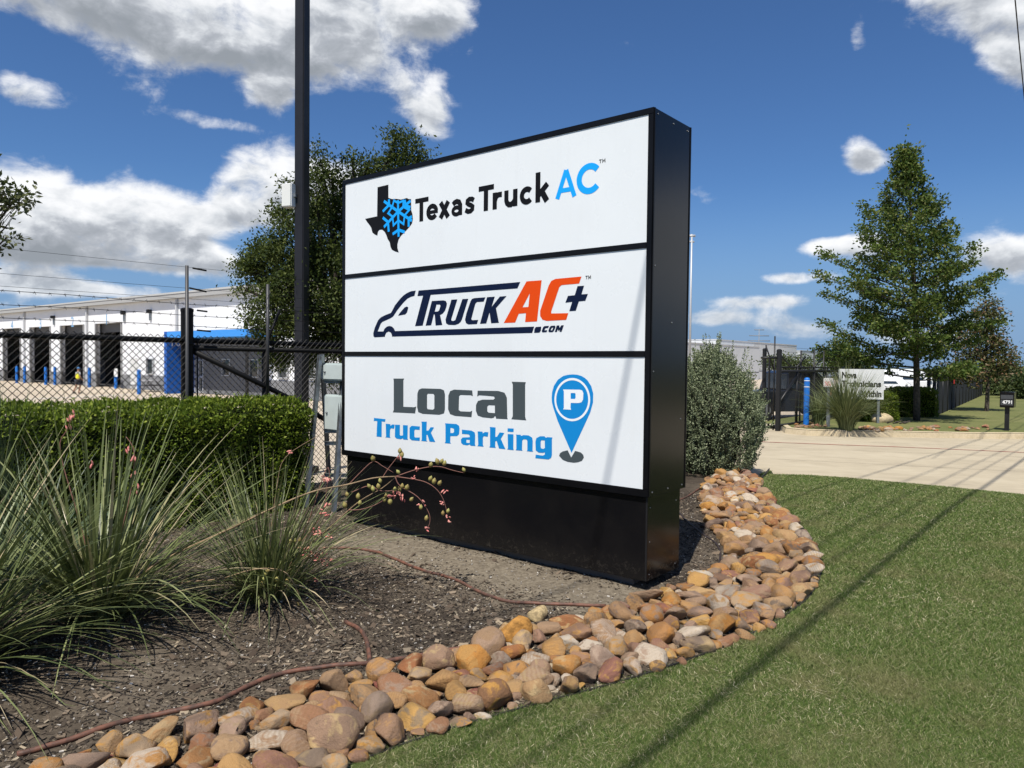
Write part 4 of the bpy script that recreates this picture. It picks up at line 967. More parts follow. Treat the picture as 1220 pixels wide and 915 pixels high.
for (x, y) in ((391, 571), (388, 572), (389, 602), (383, 612), (373, 630), (380, 635), (366, 658), (373, 662), (380, 660), (392, 667), (388, 670), (343, 538), (374, 690), (362, 655), (396, 640), (370, 665), (378, 668), (385, 666), (384, 657)):
    for k in range(4): blob(AT(x+random.gauss(0, 3.0), y+random.gauss(0, 2.2), 5.0+random.gauss(0, .03)), random.uniform(.0045, .008), m_flower, yB, 'flower', 2.4, Vector((random.gauss(0, 1), random.gauss(0, 1), random.gauss(0, .7))))
stalk([(318, 708), (352, 655), (372, 630), (385, 608), (390, 575)], 5.0, .0035, yB, True)
stalk([(318, 708), (345, 680), (368, 662), (392, 666)], 4.98, .0035, yB, True)
stalk([(318, 700), (322, 640), (330, 580), (340, 545), (381, 518)], 5.05, .004, yB)
s4 = stalk([(118, 740), (170, 705), (217, 694), (260, 690), (304, 678), (336, 680), (350, 695), (357, 711)], (4.5, 4.6), .006, yA)
for (x, y) in ((317, 683), (314, 690), (312, 696), (320, 679), (342, 692), (345, 698), (355, 720), (319, 728), (346, 645), (352, 644), (357, 643), (330, 690)):
    blob(AT(x, y, 4.62), random.uniform(.010, .014), m_pod, yA if x < 340 else yB, 'seed_pod')
stalk([(118, 735), (100, 640), (72, 540), (80, 512), (86, 498)], 4.5, .004, yA, True)
for (x, y) in ((84, 500), (87, 496), (82, 505), (160, 565), (158, 548), (154, 535), (163, 583), (111, 553)):
    for k in range(3): blob(AT(x+random.gauss(0, 2), y+random.gauss(0, 3), 4.5), random.uniform(.004, .007), m_flower, yA, 'flower', 2.6)
stalk([(118, 735), (140, 650), (155, 590), (160, 540), (150, 520)], 4.52, .004, yA, True)

# ------------------------------------------------------------------ irrigation hoses and cable
m_hose = mat('hose_brown', (.17, .075, .048), .6, .35, var=.45, vscale=15, noise_col=(.07, .04, .03))
def hose(px, rad, name, label, m=m_hose, cat='hose'):
    P = [G(*p) for p in px]; pts = []; n = len(P)
    for i in range(n-1):
        for k in range(5):
            t = k/5; p0 = P[max(i-1, 0)]; p1 = P[i]; p2 = P[i+1]; p3 = P[min(i+2, n-1)]
            pts.append(.5*((2*p1)+(p2-p0)*t+(2*p0-5*p1+4*p2-p3)*t*t+(3*p1-p0-3*p2+p3)*t**3))
    pts.append(P[-1]); pts = [Vector((p.x, p.y, relief(p.x, p.y)+rad*.85)) for p in pts]
    return tag(MB().tube(pts, rad, 8).build(name, m, None, True), label, cat)
hose([(20, 905), (85, 888), (170, 862), (250, 846), (300, 822), (340, 808), (395, 801), (441, 797), (500, 786), (560, 776), (600, 769), (640, 758), (690, 744), (740, 728), (800, 707), (845, 690)], .0125, 'drip_hose', 'long brown drip hose running along the inner edge of the stones')
hose([(388, 657), (410, 657), (440, 660), (470, 669), (500, 682), (535, 692), (565, 707), (600, 720), (650, 726), (722, 727)], .0115, 'drip_hose', 'brown drip hose snaking across bare soil in front of the sign base')
hose([(411, 746), (425, 754), (436, 768), (441, 797)], .0125, 'hose_branch', 'short brown hose stub branching off the long drip hose')
hose([(808, 613), (828, 632), (850, 648), (858, 662), (855, 680), (846, 692)], .009, 'drip_line', 'thin dark drip line curving through mulch beside the sign end', mat('hose_dark', (.03, .02, .018), .6), 'hose')
hose([(806, 600), (822, 592), (838, 582)], .010, 'hose_piece', 'short brown hose piece lying between the sign end and grey bush')

# ------------------------------------------------------------------ grass of fallen bits on the soil
for (px, py, s, lab) in ((430, 0, 0, ''),):
    pass

# ------------------------------------------------------------------ electrical stand behind the sign
m_box = mat('cabinet_grey_green', (.50, .56, .54), .5, .4, var=.08, vscale=5)
el = thing('electrical_stand', AT(395, 600, 8.0)*1.0, 'galvanised strut stand carrying two pale grey electrical boxes by the sign end', 'electrical stand')
el.location.z = 0
def gp(px, py, Y): return AT(px, py, Y)
def strut(a, b, w=.041, name='strut'):
    a = Vector(a); b = Vector(b); d = (b-a).normalized(); s = d.cross(EN).normalized(); t = s.cross(d); mb = MB(); c = (a+b)/2; L = (b-a).length
    mb.box(c+t*.018, (w, .004, L), (s, t, d)); mb.box(c-s*(w/2-.002), (.004, .04, L), (s, t, d)); mb.box(c+s*(w/2-.002), (.004, .04, L), (s, t, d))
    return mb.build(name, galv, el)
f1 = G(364, 607); f2 = G(397.5, 613); f3 = G(393, 585); ap = gp(381.5, 423, 8.15)
for f_ in (f1,): strut(f_-EZ*.02, ap)
strut(f3-EZ*.02, ap+E1*.03)
top3 = gp(409, 440, 8.15); strut(f2-EZ*.02, top3)
far_leg = gp(428, 440, 8.3); strut(Vector((far_leg.x+.1, far_leg.y+.15, -.02)), far_leg)
for py in (454, 513.5, 528, 566): strut(gp(386, py, 8.2), gp(430, py+.4, 8.2))
def ebox(px0, px1, py0, py1, Y, d=.16):
    a = gp(px0, py1, Y); b = gp(px1, py0, Y); w = (b.x-a.x)/E1.x*.95; h = b.z-a.z; c = a+E1*w/2+EZ*h/2+EN*.02
    o = MB().bbox(c, (w, d, h), AX, .008).build('electrical_box', m_box, el)
    MB().bbox(c-EN*(d/2+.006), (w-.02, .016, h-.03), AX, .004).build('box_door', m_box, o)
    MB().lathe(c-EN*(d/2+.014)-E1*w*.32, [(.012, 0), (.012, .012), (.006, .02)], 8, (E1, EZ, -EN)).build('latch', galv, o)
    return o
ebox(388.5, 428, 433, 453, 8.25); ebox(390.5, 426, 470, 512, 8.25, .14)
MB().tube([gp(404, 512, 8.25), gp(404, 600, 8.25)], .02, 8).build('conduit', galv, el, True)

# ------------------------------------------------------------------ light pole
lp = AT(359.3, 470, 10.6); lpz = terrain(lp.x, lp.y)
pole = thing('light_pole', (lp.x, lp.y, lpz), 'tall square black light pole rising behind the hedge and fence', 'light pole')
pax = (Vector((math.cos(.35), -math.sin(.35), 0)), Vector((math.sin(.35), math.cos(.35), 0)), EZ)
MB().bbox((lp.x, lp.y, lpz+6.0), (.155, .155, 12.1), pax, .012).build('shaft', mat('pole_black', (.014, .014, .017), .45, .4, var=.3, vscale=2), pole)
MB().bbox((lp.x, lp.y, lpz+.04), (.36, .36, .10), pax, .01).build('base_plate', black_metal, pole)
MB().bbox((lp.x, lp.y-.3, lpz+12.1), (.35, .75, .12), pax, .02).build('lamp_head', black_metal, pole)
wbx = AT(344.8, 233.5, 10.55); nb = thing('junction_box', wbx, 'small white box strapped to the side of the black light pole', 'junction box')
MB().bbox(wbx, (.165, .14, .33), pax, .01).build('housing', white_paint, nb); MB().bbox(wbx+pax[0]*.09, (.06, .05, .05), pax, .005).build('bracket', galv, nb)
MB().bbox(wbx-pax[1]*.072, (.15, .012, .31), pax, .003).build('lid', mat('box_lid', (.66, .67, .64), .5), nb)

# ------------------------------------------------------------------ live oak behind the fence
m_oak = leaf_mat('live_oak_leaf', [(0, (.018, .032, .009)), (.4, (.038, .056, .014)), (.75, (.078, .102, .026)), (1, (.14, .16, .05))], .24, .6, .15)
def lobed_tree(name, base, lobes_px, Y, n_cl, per, clr, leaf, mleaf, label, seed, trunk_r=.12, mbark=bark_dark, group=None, fork=.55, dz=.6):
    """lobes_px: (px,py,rx,ry[,dY]) in photo pixels at depth Y"""
    r = np.random.default_rng(seed); base = Vector(base); t = thing(name, base, label, 'tree', group)
    lobes = []
    for l in lobes_px:
        y = Y+(l[4] if len(l) > 4 else 0); c = AT(l[0], l[1], y); s = y/FPX; lobes.append((c.x, c.y, c.z, l[2]*s, l[2]*s*dz, l[3]*s))
    C, d = lobe_points(lobes, n_cl, r)
    cen = np.repeat(C, per, 0)+r.normal(0, clr, (n_cl*per, 3))*np.array([1, 1, .75]); D = np.repeat(d, per, 0)*.5+r.normal(0, .8, (n_cl*per, 3))+np.array([0, 0, -.05])
    np_mesh('leaves', leaf_quads(cen, D, leaf, leaf*.5, r, .5), 4, mleaf, t)
    mb = MB(); L = np.array(lobes); cc = Vector(L[:, :3].mean(0)); fk = base.lerp(Vector((cc.x, cc.y, cc.z)), fork)
    limb(mb, base-EZ*.08, fk, trunk_r, trunk_r*.7, r, .05, 6, 9)
    ends = [limb(mb, fk, Vector(l[:3]), trunk_r*.5, trunk_r*.16, r, .15) for l in lobes]
    mb.build('trunk', mbark, t, True)
    mb = MB(); idx = r.permutation(n_cl)[:min(n_cl, 420)]
    for i in idx:
        c = Vector(C[i]); k = int(np.argmin([(Vector(l[:3])-c).length for l in lobes])); pts = ends[k]; a = pts[r.integers(2, len(pts))]
        limb(mb, a, c, trunk_r*.10, .003, r, .15, 4, 4)
    mb.build('twigs', mbark, t)['kind'] = 'stuff'; return t
ob = AT(428, 470, 11.7); ob.z = terrain(ob.x, ob.y)
lobed_tree('live_oak', ob, [(378, 235, 28, 38), (352, 290, 40, 36, -.5), (325, 318, 40, 30, .2), (400, 270, 45, 60, .5), (355, 355, 48, 42, -.6), (325, 375, 32, 26, -.4), (398, 350, 40, 60, -.4), (400, 420, 38, 40, -.3), (352, 415, 36, 26, -.2), (440, 245, 50, 40, .6), (475, 215, 34, 30, .2), (484, 180, 18, 26, 0), (470, 168, 9, 14, 0), (438, 198, 22, 9, 0), (420, 190, 8, 6, 0), (497, 190, 12, 12, 0), (383, 190, 9, 16, .1), (395, 205, 10, 14, .2), (345, 225, 8, 6, -.2), (333, 250, 10, 8, 0), (296, 318, 14, 6, 0), (292, 345, 10, 6, 0), (310, 395, 14, 8, -.3), (330, 430, 16, 7, -.2), (470, 300, 70, 90, .6), (520, 300, 60, 80, .8), (450, 400, 60, 50, .5), (312, 300, 14, 12, -.2), (300, 325, 12, 12, .1)], 11.5, 1900, 52, .095, .056, m_oak, 'dense dark live oak spreading around the black light pole behind the fence', 41, .10)

# ------------------------------------------------------------------ grey sage bush beside the sign
m_sage = leaf_mat('sage_leaf', [(0, (.095, .120, .062)), (.4, (.165, .20, .11)), (.75, (.26, .30, .175)), (1, (.39, .42, .27))], .15, .65, .2)
def sage(base, rx, ry, H, n, label, seed):
    r = np.random.default_rng(seed); base = Vector(base); t = thing('sage_bush', base, label, 'bush'); C = []; D = []; mb = MB()
    for i in range(n):
        a = r.uniform(0, 2*math.pi); hz = r.random()**.9; el_ = hz*1.4; k = r.uniform(.62, 1.0)**.6*(1+.20*mnoise.noise((math.cos(a)*1.6, math.sin(a)*1.6, hz*3)))
        pr_ = float(np.interp(hz, [0, .12, .35, .6, .8, .93, 1.0], [.80, .95, 1.0, .90, .66, .38, .12]))
        if hz > .8: k *= r.random()**.35
        o = np.array([math.cos(a)*rx*k*pr_, math.sin(a)*ry*k*pr_, .02+hz*H*.86])
        s = np.array([base.x, base.y, base.z])+o; d = np.array([math.cos(a)*.5*(1.2-hz), math.sin(a)*.5*(1.2-hz), .75+.3*r.random()])+r.normal(0, .2, 3); d /= np.linalg.norm(d)
        l = r.uniform(.12, .30)*(1.15 if el_ > .5 else 1); m = int(26+l*70)
        f = r.random(m); P = s+d*(f*l)[:, None]+r.normal(0, .016, (m, 3))*(1.25-f)[:, None]; C.append(P); D.append(d*.7+r.normal(0, .8, (m, 3)))
        if i % 3 == 0: mb.tube([Vector(s-d*.08), Vector(s+d*l)], [.004, .0015], 3, False)
    for i in range(30):   # tall spires on the top
        a = r.uniform(0, 6.28); rr = r.uniform(0, .75); s = np.array([base.x+math.cos(a)*rx*rr, base.y+math.sin(a)*ry*rr, base.z+H*(.90-.16*rr)]); d = np.array([math.cos(a)*.08, math.sin(a)*.08, 1]); l = r.uniform(.25, .48)
        f = r.random(90)**1.3; C.append(s+d*(f*l)[:, None]+r.normal(0, .022, (90, 3))*(1.1-f)[:, None]); D.append(d*.9+r.normal(0, .6, (90, 3)))
    C = np.concatenate(C); D = np.concatenate(D)
    np_mesh('leaves', leaf_quads(C, D, .027, .015, r, .4), 4, m_sage, t)
    for i in range(26):
        a = r.uniform(0, 6.28); mb.tube([base-EZ*.03+Vector((r.normal()*.05, r.normal()*.05, 0)), base+Vector((math.cos(a)*rx*.4, math.sin(a)*ry*.4, H*.35)), base+Vector((math.cos(a)*rx*.62, math.sin(a)*ry*.62, H*.72))], [.018, .012, .004], 5, False)
    mb.build('stems', bark, t)
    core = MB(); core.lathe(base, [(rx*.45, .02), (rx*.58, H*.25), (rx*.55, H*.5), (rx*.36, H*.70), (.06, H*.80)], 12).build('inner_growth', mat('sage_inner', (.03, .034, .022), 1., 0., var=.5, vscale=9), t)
    return t
sb = G(852, 566); sage(sb+Vector((-.02, .30, 0)), .80, .80, 1.88, 2300, 'rounded silvery grey sage bush growing beside the sign at the driveway', 51)
# small tree whose outermost twigs reach in past the fence
m_elm = leaf_mat('elm_leaf', [(0, (.022, .034, .012)), (.5, (.045, .060, .020)), (1, (.11, .12, .045))], .2, .5, .3)
eb = AT(-150, 470, 9.6); eb.z = terrain(eb.x, eb.y)
lobed_tree('elm_tree', eb, [(-110, 200, 90, 90), (-150, 290, 80, 60), (-40, 250, 38, 40), (-5, 240, 26, 24), (18, 238, 16, 9), (-12, 285, 26, 16), (8, 283, 12, 8), (-60, 330, 50, 30)], 9.6, 520, 14, .09, .085, m_elm, 'leafy tree whose drooping twig tips hang beyond the end of the hedge', 43, .055)
# ------------------------------------------------------------------ text helper (built-in font)
def text_mesh(name, s, origin, X, Y, h, mat_, parent, width=None, bold=.0, off=0.):
    cu = bpy.data.curves.new(name, 'FONT'); cu.body = s; cu.size = 1; cu.offset = bold; cu.align_x = 'LEFT'
    to = bpy.data.objects.new(name, cu); col.objects.link(to); bpy.context.view_layer.update()
    me = bpy.data.meshes.new_from_object(to.evaluated_get(bpy.context.evaluated_depsgraph_get())); bpy.data.objects.remove(to)
    xs = [v.co.x for v in me.vertices]; ys = [v.co.y for v in me.vertices]
    if not xs: return None
    capn = .70; k = h/capn; kx = (width/(max(xs)-min(xs))) if width else k; x0 = min(xs)
    N = X.cross(Y)
    for v in me.vertices: v.co = Vector(origin)+X*((v.co.x-x0)*kx)+Y*(v.co.y*k)+N*off
    me.materials.clear(); return link(name, me, mat_, parent)

# ------------------------------------------------------------------ service building across the yard
BW = Vector((.79, -.613, 0)).normalized(); BN = Vector((-BW.y, BW.x, 0))      # along wall, into the building
BO = G(115, 460.4)
def bl(px, py=440.): v = on_line(px, py, BO, BW); return (v-BO).dot(BW), v.z
def bp(s, z, d=0.): return Vector((BO.x, BO.y, 0))+BW*s+BN*d+EZ*z
bz0 = BO.z-.02
zroof = bl(100, 361.5)[1]
bld = thing('service_building', bp(0, bz0, 9), 'long white metal service building with open dock doors across the yard', 'building')
def corrug(name, base):
    m = bpy.data.materials.new(name); m.use_nodes = True; N = NT(m.node_tree); b = N.n['Principled BSDF']; tc = N.node('ShaderNodeTexCoord')
    mp = N.node('ShaderNodeMapping'); N.l.new(tc.outputs['Object'], mp.inputs[0]); mp.inputs['Rotation'].default_value = (0, 0, -math.atan2(BW.y, BW.x))
    wv = N.node('ShaderNodeTexWave', bands_direction='X'); N.l.new(mp.outputs[0], wv.inputs[0]); wv.inputs['Scale'].default_value = 1.1
    bn = N.node('ShaderNodeBump'); bn.inputs['Strength'].default_value = .35; bn.inputs['Distance'].default_value = .04; N.l.new(wv.outputs['Fac'], bn.inputs['Height']); N.l.new(bn.outputs[0], b.inputs['Normal'])
    n = N.noise(tc.outputs['Object'], .6, 4); N.put(b.inputs['Base Color'], N.mix(N.maprange(n, .4, .7, 0, .12), rgb(*base), rgb(.5, .5, .48))); b.inputs['Roughness'].default_value = .55; return m
m_wall = corrug('white_cladding', (.78, .79, .80)); m_wain = mat('grey_wainscot', (.22, .225, .235), .8, .2, var=.2, vscale=1.5)
m_bgrey = mat('shaded_wall_grey', (.16, .165, .175), .8, .2, var=.12, vscale=.8); m_bblue = mat('blue_render', (.010, .10, .42), .5, .4, var=.08, vscale=1)
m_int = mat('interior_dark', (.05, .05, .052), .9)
doors = []
for (a, b, yt) in ((114, 146, 385), (72.5, 101, 387.5), (36, 61, 389), (4, 25.5, 391)):
    doors.append((bl(a)[0], bl(b)[0], bl((a+b)/2, yt)[1]))
s_left, s_right = -46., bl(440)[0]
zdoor = sum(d[2] for d in doors)/4
def wall_cells(ops, s0, s1, z0, z1, thick, name, m, parent, d0=0.):
    ss = sorted(set([s0, s1]+[o[0] for o in ops]+[o[1] for o in ops])); zz = sorted(set([z0, z1]+[o[2] for o in ops]+[o[3] for o in ops])); mb = MB()
    zz = [z for z in zz if z0 <= z <= z1]; ss = [s for s in ss if s0 <= s <= s1]
    for i in range(len(ss)-1):
        for j in range(len(zz)-1):
            cs = (ss[i]+ss[i+1])/2; cz = (zz[j]+zz[j+1])/2
            if any(o[0] < cs < o[1] and o[2] < cz < o[3] for o in ops): continue
            mb.box(bp(cs, cz, d0+thick/2), (ss[i+1]-ss[i], thick, zz[j+1]-zz[j]), (BW, BN, EZ))
    return mb.build(name, m, parent)
far_doors = [(d[0]+doors[3][0]-doors[2][0], d[1]+doors[3][0]-doors[2][0], d[2]) for d in doors[3:]]
alld = doors+far_doors
ops = [(d[0], d[1], bz0-1, zdoor) for d in alld]
md0, md1 = bl(155.5)[0], bl(164)[0]; mdz = bl(160, 427)[1]; ops.append((md0, md1, bz0-1, mdz))
wins = []
for (a, b, y0, y1) in ((176, 184, 427, 446), (266.5, 276, 427.5, 448), (298, 310, 428, 450), (333, 344, 427.5, 451), (367, 377, 428, 452)):
    s0, zt_ = bl(a, y0); s1, zb_ = bl(b, y1); wins.append((s0, s1, zb_, zt_)); ops.append((s0, s1, zb_, zt_))
gd = (bl(234)[0], bl(244.5)[0], bz0-1, bl(239, 428)[1]); ops.append(gd)
zw = bl(146, 446)[1]
wall_cells(ops, s_left, s_right, zw, zroof, .35, 'wall', m_wall, bld)
cuts_ = sorted([s_left]+[x for o_ in ops if o_[2] < bz0 for x in (o_[0], o_[1])]+[s_right])
for i_ in range(0, len(cuts_), 2): wall_cells([], cuts_[i_], cuts_[i_+1], bz0, zw, .40, 'wainscot', m_wain, bld, -.05)
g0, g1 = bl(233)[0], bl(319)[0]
wall_cells([o for o in ops if g0 < (o[0]+o[1])/2 < g1], g0, g1, bz0, bl(260, 400)[1], .05, 'entry_shade_panel', m_bgrey, bld, -.10)  # grey panel over the white wall, canopy shade put into its colour
for d in alld:
    MB().box(bp((d[0]+d[1])/2, zdoor-.35, .5), (d[1]-d[0]+.2, .08, .7), (BW, BN, EZ)).build('rolled_door', mat('rolled_door', (.10, .10, .10), .6), bld)
    for s, nm in ((d[0], 1), (d[1], -1)): MB().box(bp(s+nm*.09, (bz0+zdoor)/2, -.02), (.18, .10, zdoor-bz0), (BW, BN, EZ)).build('door_jamb', mat('jamb_grey', (.24, .24, .24), .7), bld)
depth = 22.
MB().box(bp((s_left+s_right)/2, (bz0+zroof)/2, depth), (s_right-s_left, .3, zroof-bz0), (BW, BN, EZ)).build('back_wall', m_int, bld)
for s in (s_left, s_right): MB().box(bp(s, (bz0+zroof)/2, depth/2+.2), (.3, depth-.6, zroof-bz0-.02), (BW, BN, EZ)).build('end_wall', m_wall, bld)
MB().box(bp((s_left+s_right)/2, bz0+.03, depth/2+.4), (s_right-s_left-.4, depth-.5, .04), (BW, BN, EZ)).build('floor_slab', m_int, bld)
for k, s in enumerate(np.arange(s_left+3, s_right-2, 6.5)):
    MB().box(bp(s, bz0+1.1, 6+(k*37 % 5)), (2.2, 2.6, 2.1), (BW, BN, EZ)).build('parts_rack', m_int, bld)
roof = MB().prism([(-.45, 0), (depth/2, 1.1), (depth+.4, 0), (depth+.4, -.12), (-.45, -.12)], bp(s_left-.3, zroof+.12), BN, EZ, BW, s_right-s_left+.6).build('roof', mat('roof_metal', (.52, .52, .50), .5, .4, .2), bld)
MB().box(bp((s_left+s_right)/2, zroof-.12, -.24), (s_right-s_left, .34, .34), (BW, BN, EZ)).build('gutter', mat('gutter_grey', (.36, .36, .35), .6), roof)
for px in (102, 199, 320):
    s = bl(px)[0]; MB().lathe(bp(s, zroof+.35, 4.0), [(.5, 0), (.5, .35), (.62, .38), (.3, .55)], 14).build('roof_vent', galv, roof)
for px in (30.5, 105, 212): s = bl(px)[0]; MB().box(bp(s, (zroof+bz0)/2-.1, -.10), (.16, .12, zroof-bz0-.3), (BW, BN, EZ)).build('downspout', mat('downspout', (.50, .51, .52), .5), bld)
for (px, py) in ((65, 378), (149, 373), (180, 371)):
    s, z = bl(px, py); MB().bbox(bp(s, z, -.16), (.30, .30, .26), (BW, BN, EZ), .03).build('wall_lamp', black_metal, bld); MB().box(bp(s, z-.38, -.05), (.24, .10, .55), (BW, BN, EZ)).build('conduit_box', galv, bld)
for (px, py, t) in ((128, 380, '1'), (86, 383, '2'), (48, 385, '3'), (14, 387, '4')):
    s, z = bl(px, py); text_mesh('door_number', t, bp(s-.2, z-.45, -.012), BW, EZ, .85, mat('number_blue', (.18, .38, .62), .5), bld)
def opening(s0, s1, z0, z1, name, m, fr=.06):
    o = MB()
    for (a, b, c, e) in ((s0, s1, z0, z0+fr), (s0, s1, z1-fr, z1), (s0, s0+fr, z0+fr, z1-fr), (s1-fr, s1, z0+fr, z1-fr)): o.box(bp((a+b)/2, (c+e)/2, -.09), (b-a, .12, e-c), (BW, BN, EZ))
    w = o.build(name, m, bld); MB().box(bp((s0+s1)/2, (z0+z1)/2, -.02), (s1-s0-fr, .02, z1-z0-fr), (BW, BN, EZ)).build('pane', glass_dark, w); return w
m_wf = mat('window_frame', (.45, .46, .47), .4, .4, .3)
for w in wins: opening(w[0], w[1], w[2], w[3], 'window', m_wf)
dd = opening(gd[0], gd[1], bz0+.03, gd[3], 'entrance_door', m_wf, .12); MB().box(bp((gd[0]+gd[1])/2, (bz0+gd[3])/2, -.10), (.10, .14, gd[3]-bz0-.1), (BW, BN, EZ)).build('door_stile', m_wf, dd); MB().box(bp((gd[0]+gd[1])/2, bz0+1.1, -.10), (gd[1]-gd[0]-.1, .13, .14), (BW, BN, EZ)).build('push_bar', m_wf, dd)
o = MB().box(bp((md0+md1)/2, (bz0+mdz)/2, .0), (md1-md0-.06, .06, mdz-bz0-.04), (BW, BN, EZ)).build('service_door', mat('door_cream', (.62, .62, .60), .5), bld)
MB().box(bp(md1-.18, bz0+1.05, -.06), (.10, .06, .12), (BW, BN, EZ)).build('door_handle', black_metal, o)
# blue blade wall and entrance canopy
e0 = G(196.5, 468.0); sb0 = (e0-BO).dot(BW); db0 = (e0-BO).dot(BN); db0 = min(db0, -2.0)
near = on_line(197, 440, bp(0, 0, db0), BW); sN = (near-BO).dot(BW)
zc0 = on_line(231, 402.0, bp(0, 0, db0), BW).z; zc1 = on_line(231, 394.0, bp(0, 0, db0), BW).z
blade = MB().box(bp(sN, (bz0+zc1)/2, (db0)/2-.03), (.36, -db0-.08, zc1-bz0), (BW, BN, EZ)).build('blade_wall', m_bblue, bld)
tx = bp(sN+.182, bz0+3.15, db0*.88); text_mesh('lettering', 'TXAN-C', tx, BN, EZ, .30, mat('sign_white', (.75, .75, .75), .4), blade, width=-db0*.8, bold=.02)
sE = (on_line(294, 400, bp(0, 0, db0), BW)-BO).dot(BW)
MB().box(bp((sN+.19+sE)/2, (zc0+zc1)/2, db0/2-.03), (sE-sN-.19, -db0-.09, zc1-zc0), (BW, BN, EZ)).build('canopy', mat('canopy_blue', (.045, .27, .72), .45, .4), bld)
MB().box(bp((sN+.19+sE)/2, zc1+.012, db0/2-.03), (sE-sN-.29, -db0-.19, .02), (BW, BN, EZ)).build('canopy_bounce_cap', mat('bounce_cap_grey', (.42, .42, .41), .8), bld)  # unseen grey cap, added to keep blue bounce light off the white wall
for s in (sN+2.5, sE-.3): MB().box(bp(s, (bz0+zc0)/2, db0+.2), (.14, .14, zc0-bz0), (BW, BN, EZ)).build('canopy_post', black_metal, bld)

# painted stripes on the yard
for (pa, pb) in (((-40, 478.7), (155, 469.5)),):
    A_, B_ = G(*pa), G(*pb); d = (B_-A_).normalized(); nn = Vector((-d.y, d.x, 0)); mb = MB(); mb.add([A_-nn*.10-EZ*.022, A_+nn*.10-EZ*.022, B_+nn*.10-EZ*.022, B_-nn*.10-EZ*.022], [(0, 3, 2, 1)])
    st = mb.build('parking_stripe', mat('stripe_white', (.7, .7, .68), .8, var=.3, vscale=2), bpy.data.objects['yard_pavement'])
# bollards in front of the dock doors
def bollard(base, h, r, label, group, cap_bands=False):
    base = Vector(base); t = thing('bollard', base, label, 'bollard', group)
    MB().lathe(base-EZ*.05, [(r, 0), (r, h), (r*.96, h+r*.35), (r*.7, h+r*.65), (r*.25, h+r*.8)], 16).build('sleeve', blue_plastic, t, auto=50)
    if cap_bands:
        for z in (h-.10, h-.30): MB().lathe(base+EZ*z, [(r*1.01, 0), (r*1.012, .028)], 16).build('reflective_band', white_paint, t, True)
    return t
for px, yb, yt, lb_ in ((20, 456, 436, 'in front of dock door four'), (29.5, 456, 436.5, 'between dock doors four and three'), (54.5, 458, 437.5, 'in front of dock door three'), (65.5, 458, 437.5, 'between dock doors three and two'), (106.5, 461, 438.5, 'between dock doors two and one'), (165.5, 469, 441, 'beside the picnic table')):
    b = G(px, yb); h = (yb-yt)*b.y/FPX; bollard(b, h, .115, 'plain blue bollard '+lb_+' of the white building', 'bollards at the dock doors')
b = G(138, 462.5); bollard(b, 15*b.y/FPX, .12, 'blue bollard carrying a white notice beside the dark red dock interior', None)
mb = AT(138, 444, b.y-.2); nt = MB().bbox(mb, (.52, .06, .62), (BW, BN, EZ), .01).build('notice_plate', white_paint); tag(nt, 'small white notice plate fixed on top of a blue bollard', 'notice')
# picnic table
pt_ = G(176, 466.3); tb_ = thing('picnic_table', pt_, 'dark metal picnic table outside the white building beside the blue wall', 'table')
m_tab = mat('table_grey', (.10, .10, .11), .6)
MB().bbox(pt_+EZ*.74, (1.9, .8, .06), (BW, BN, EZ), .01).build('table_top', mat('table_top', (.30, .30, .31), .6), tb_)
for s in (-1, 1):
    MB().bbox(pt_+EZ*.44+BN*s*.72, (1.9, .28, .05), (BW, BN, EZ), .01).build('bench_seat', m_tab, tb_)
    for e in (-1, 1): MB().tube([pt_+BW*e*.65+BN*s*.80, pt_+BW*e*.65+BN*s*.22+EZ*.73], .035, 6).build('leg', m_tab, tb_, True)
for e in (-1, 1): MB().tube([pt_+BW*e*.65-BN*.80+EZ*.42, pt_+BW*e*.65+BN*.80+EZ*.42], .03, 6).build('cross_bar', m_tab, tb_, True)

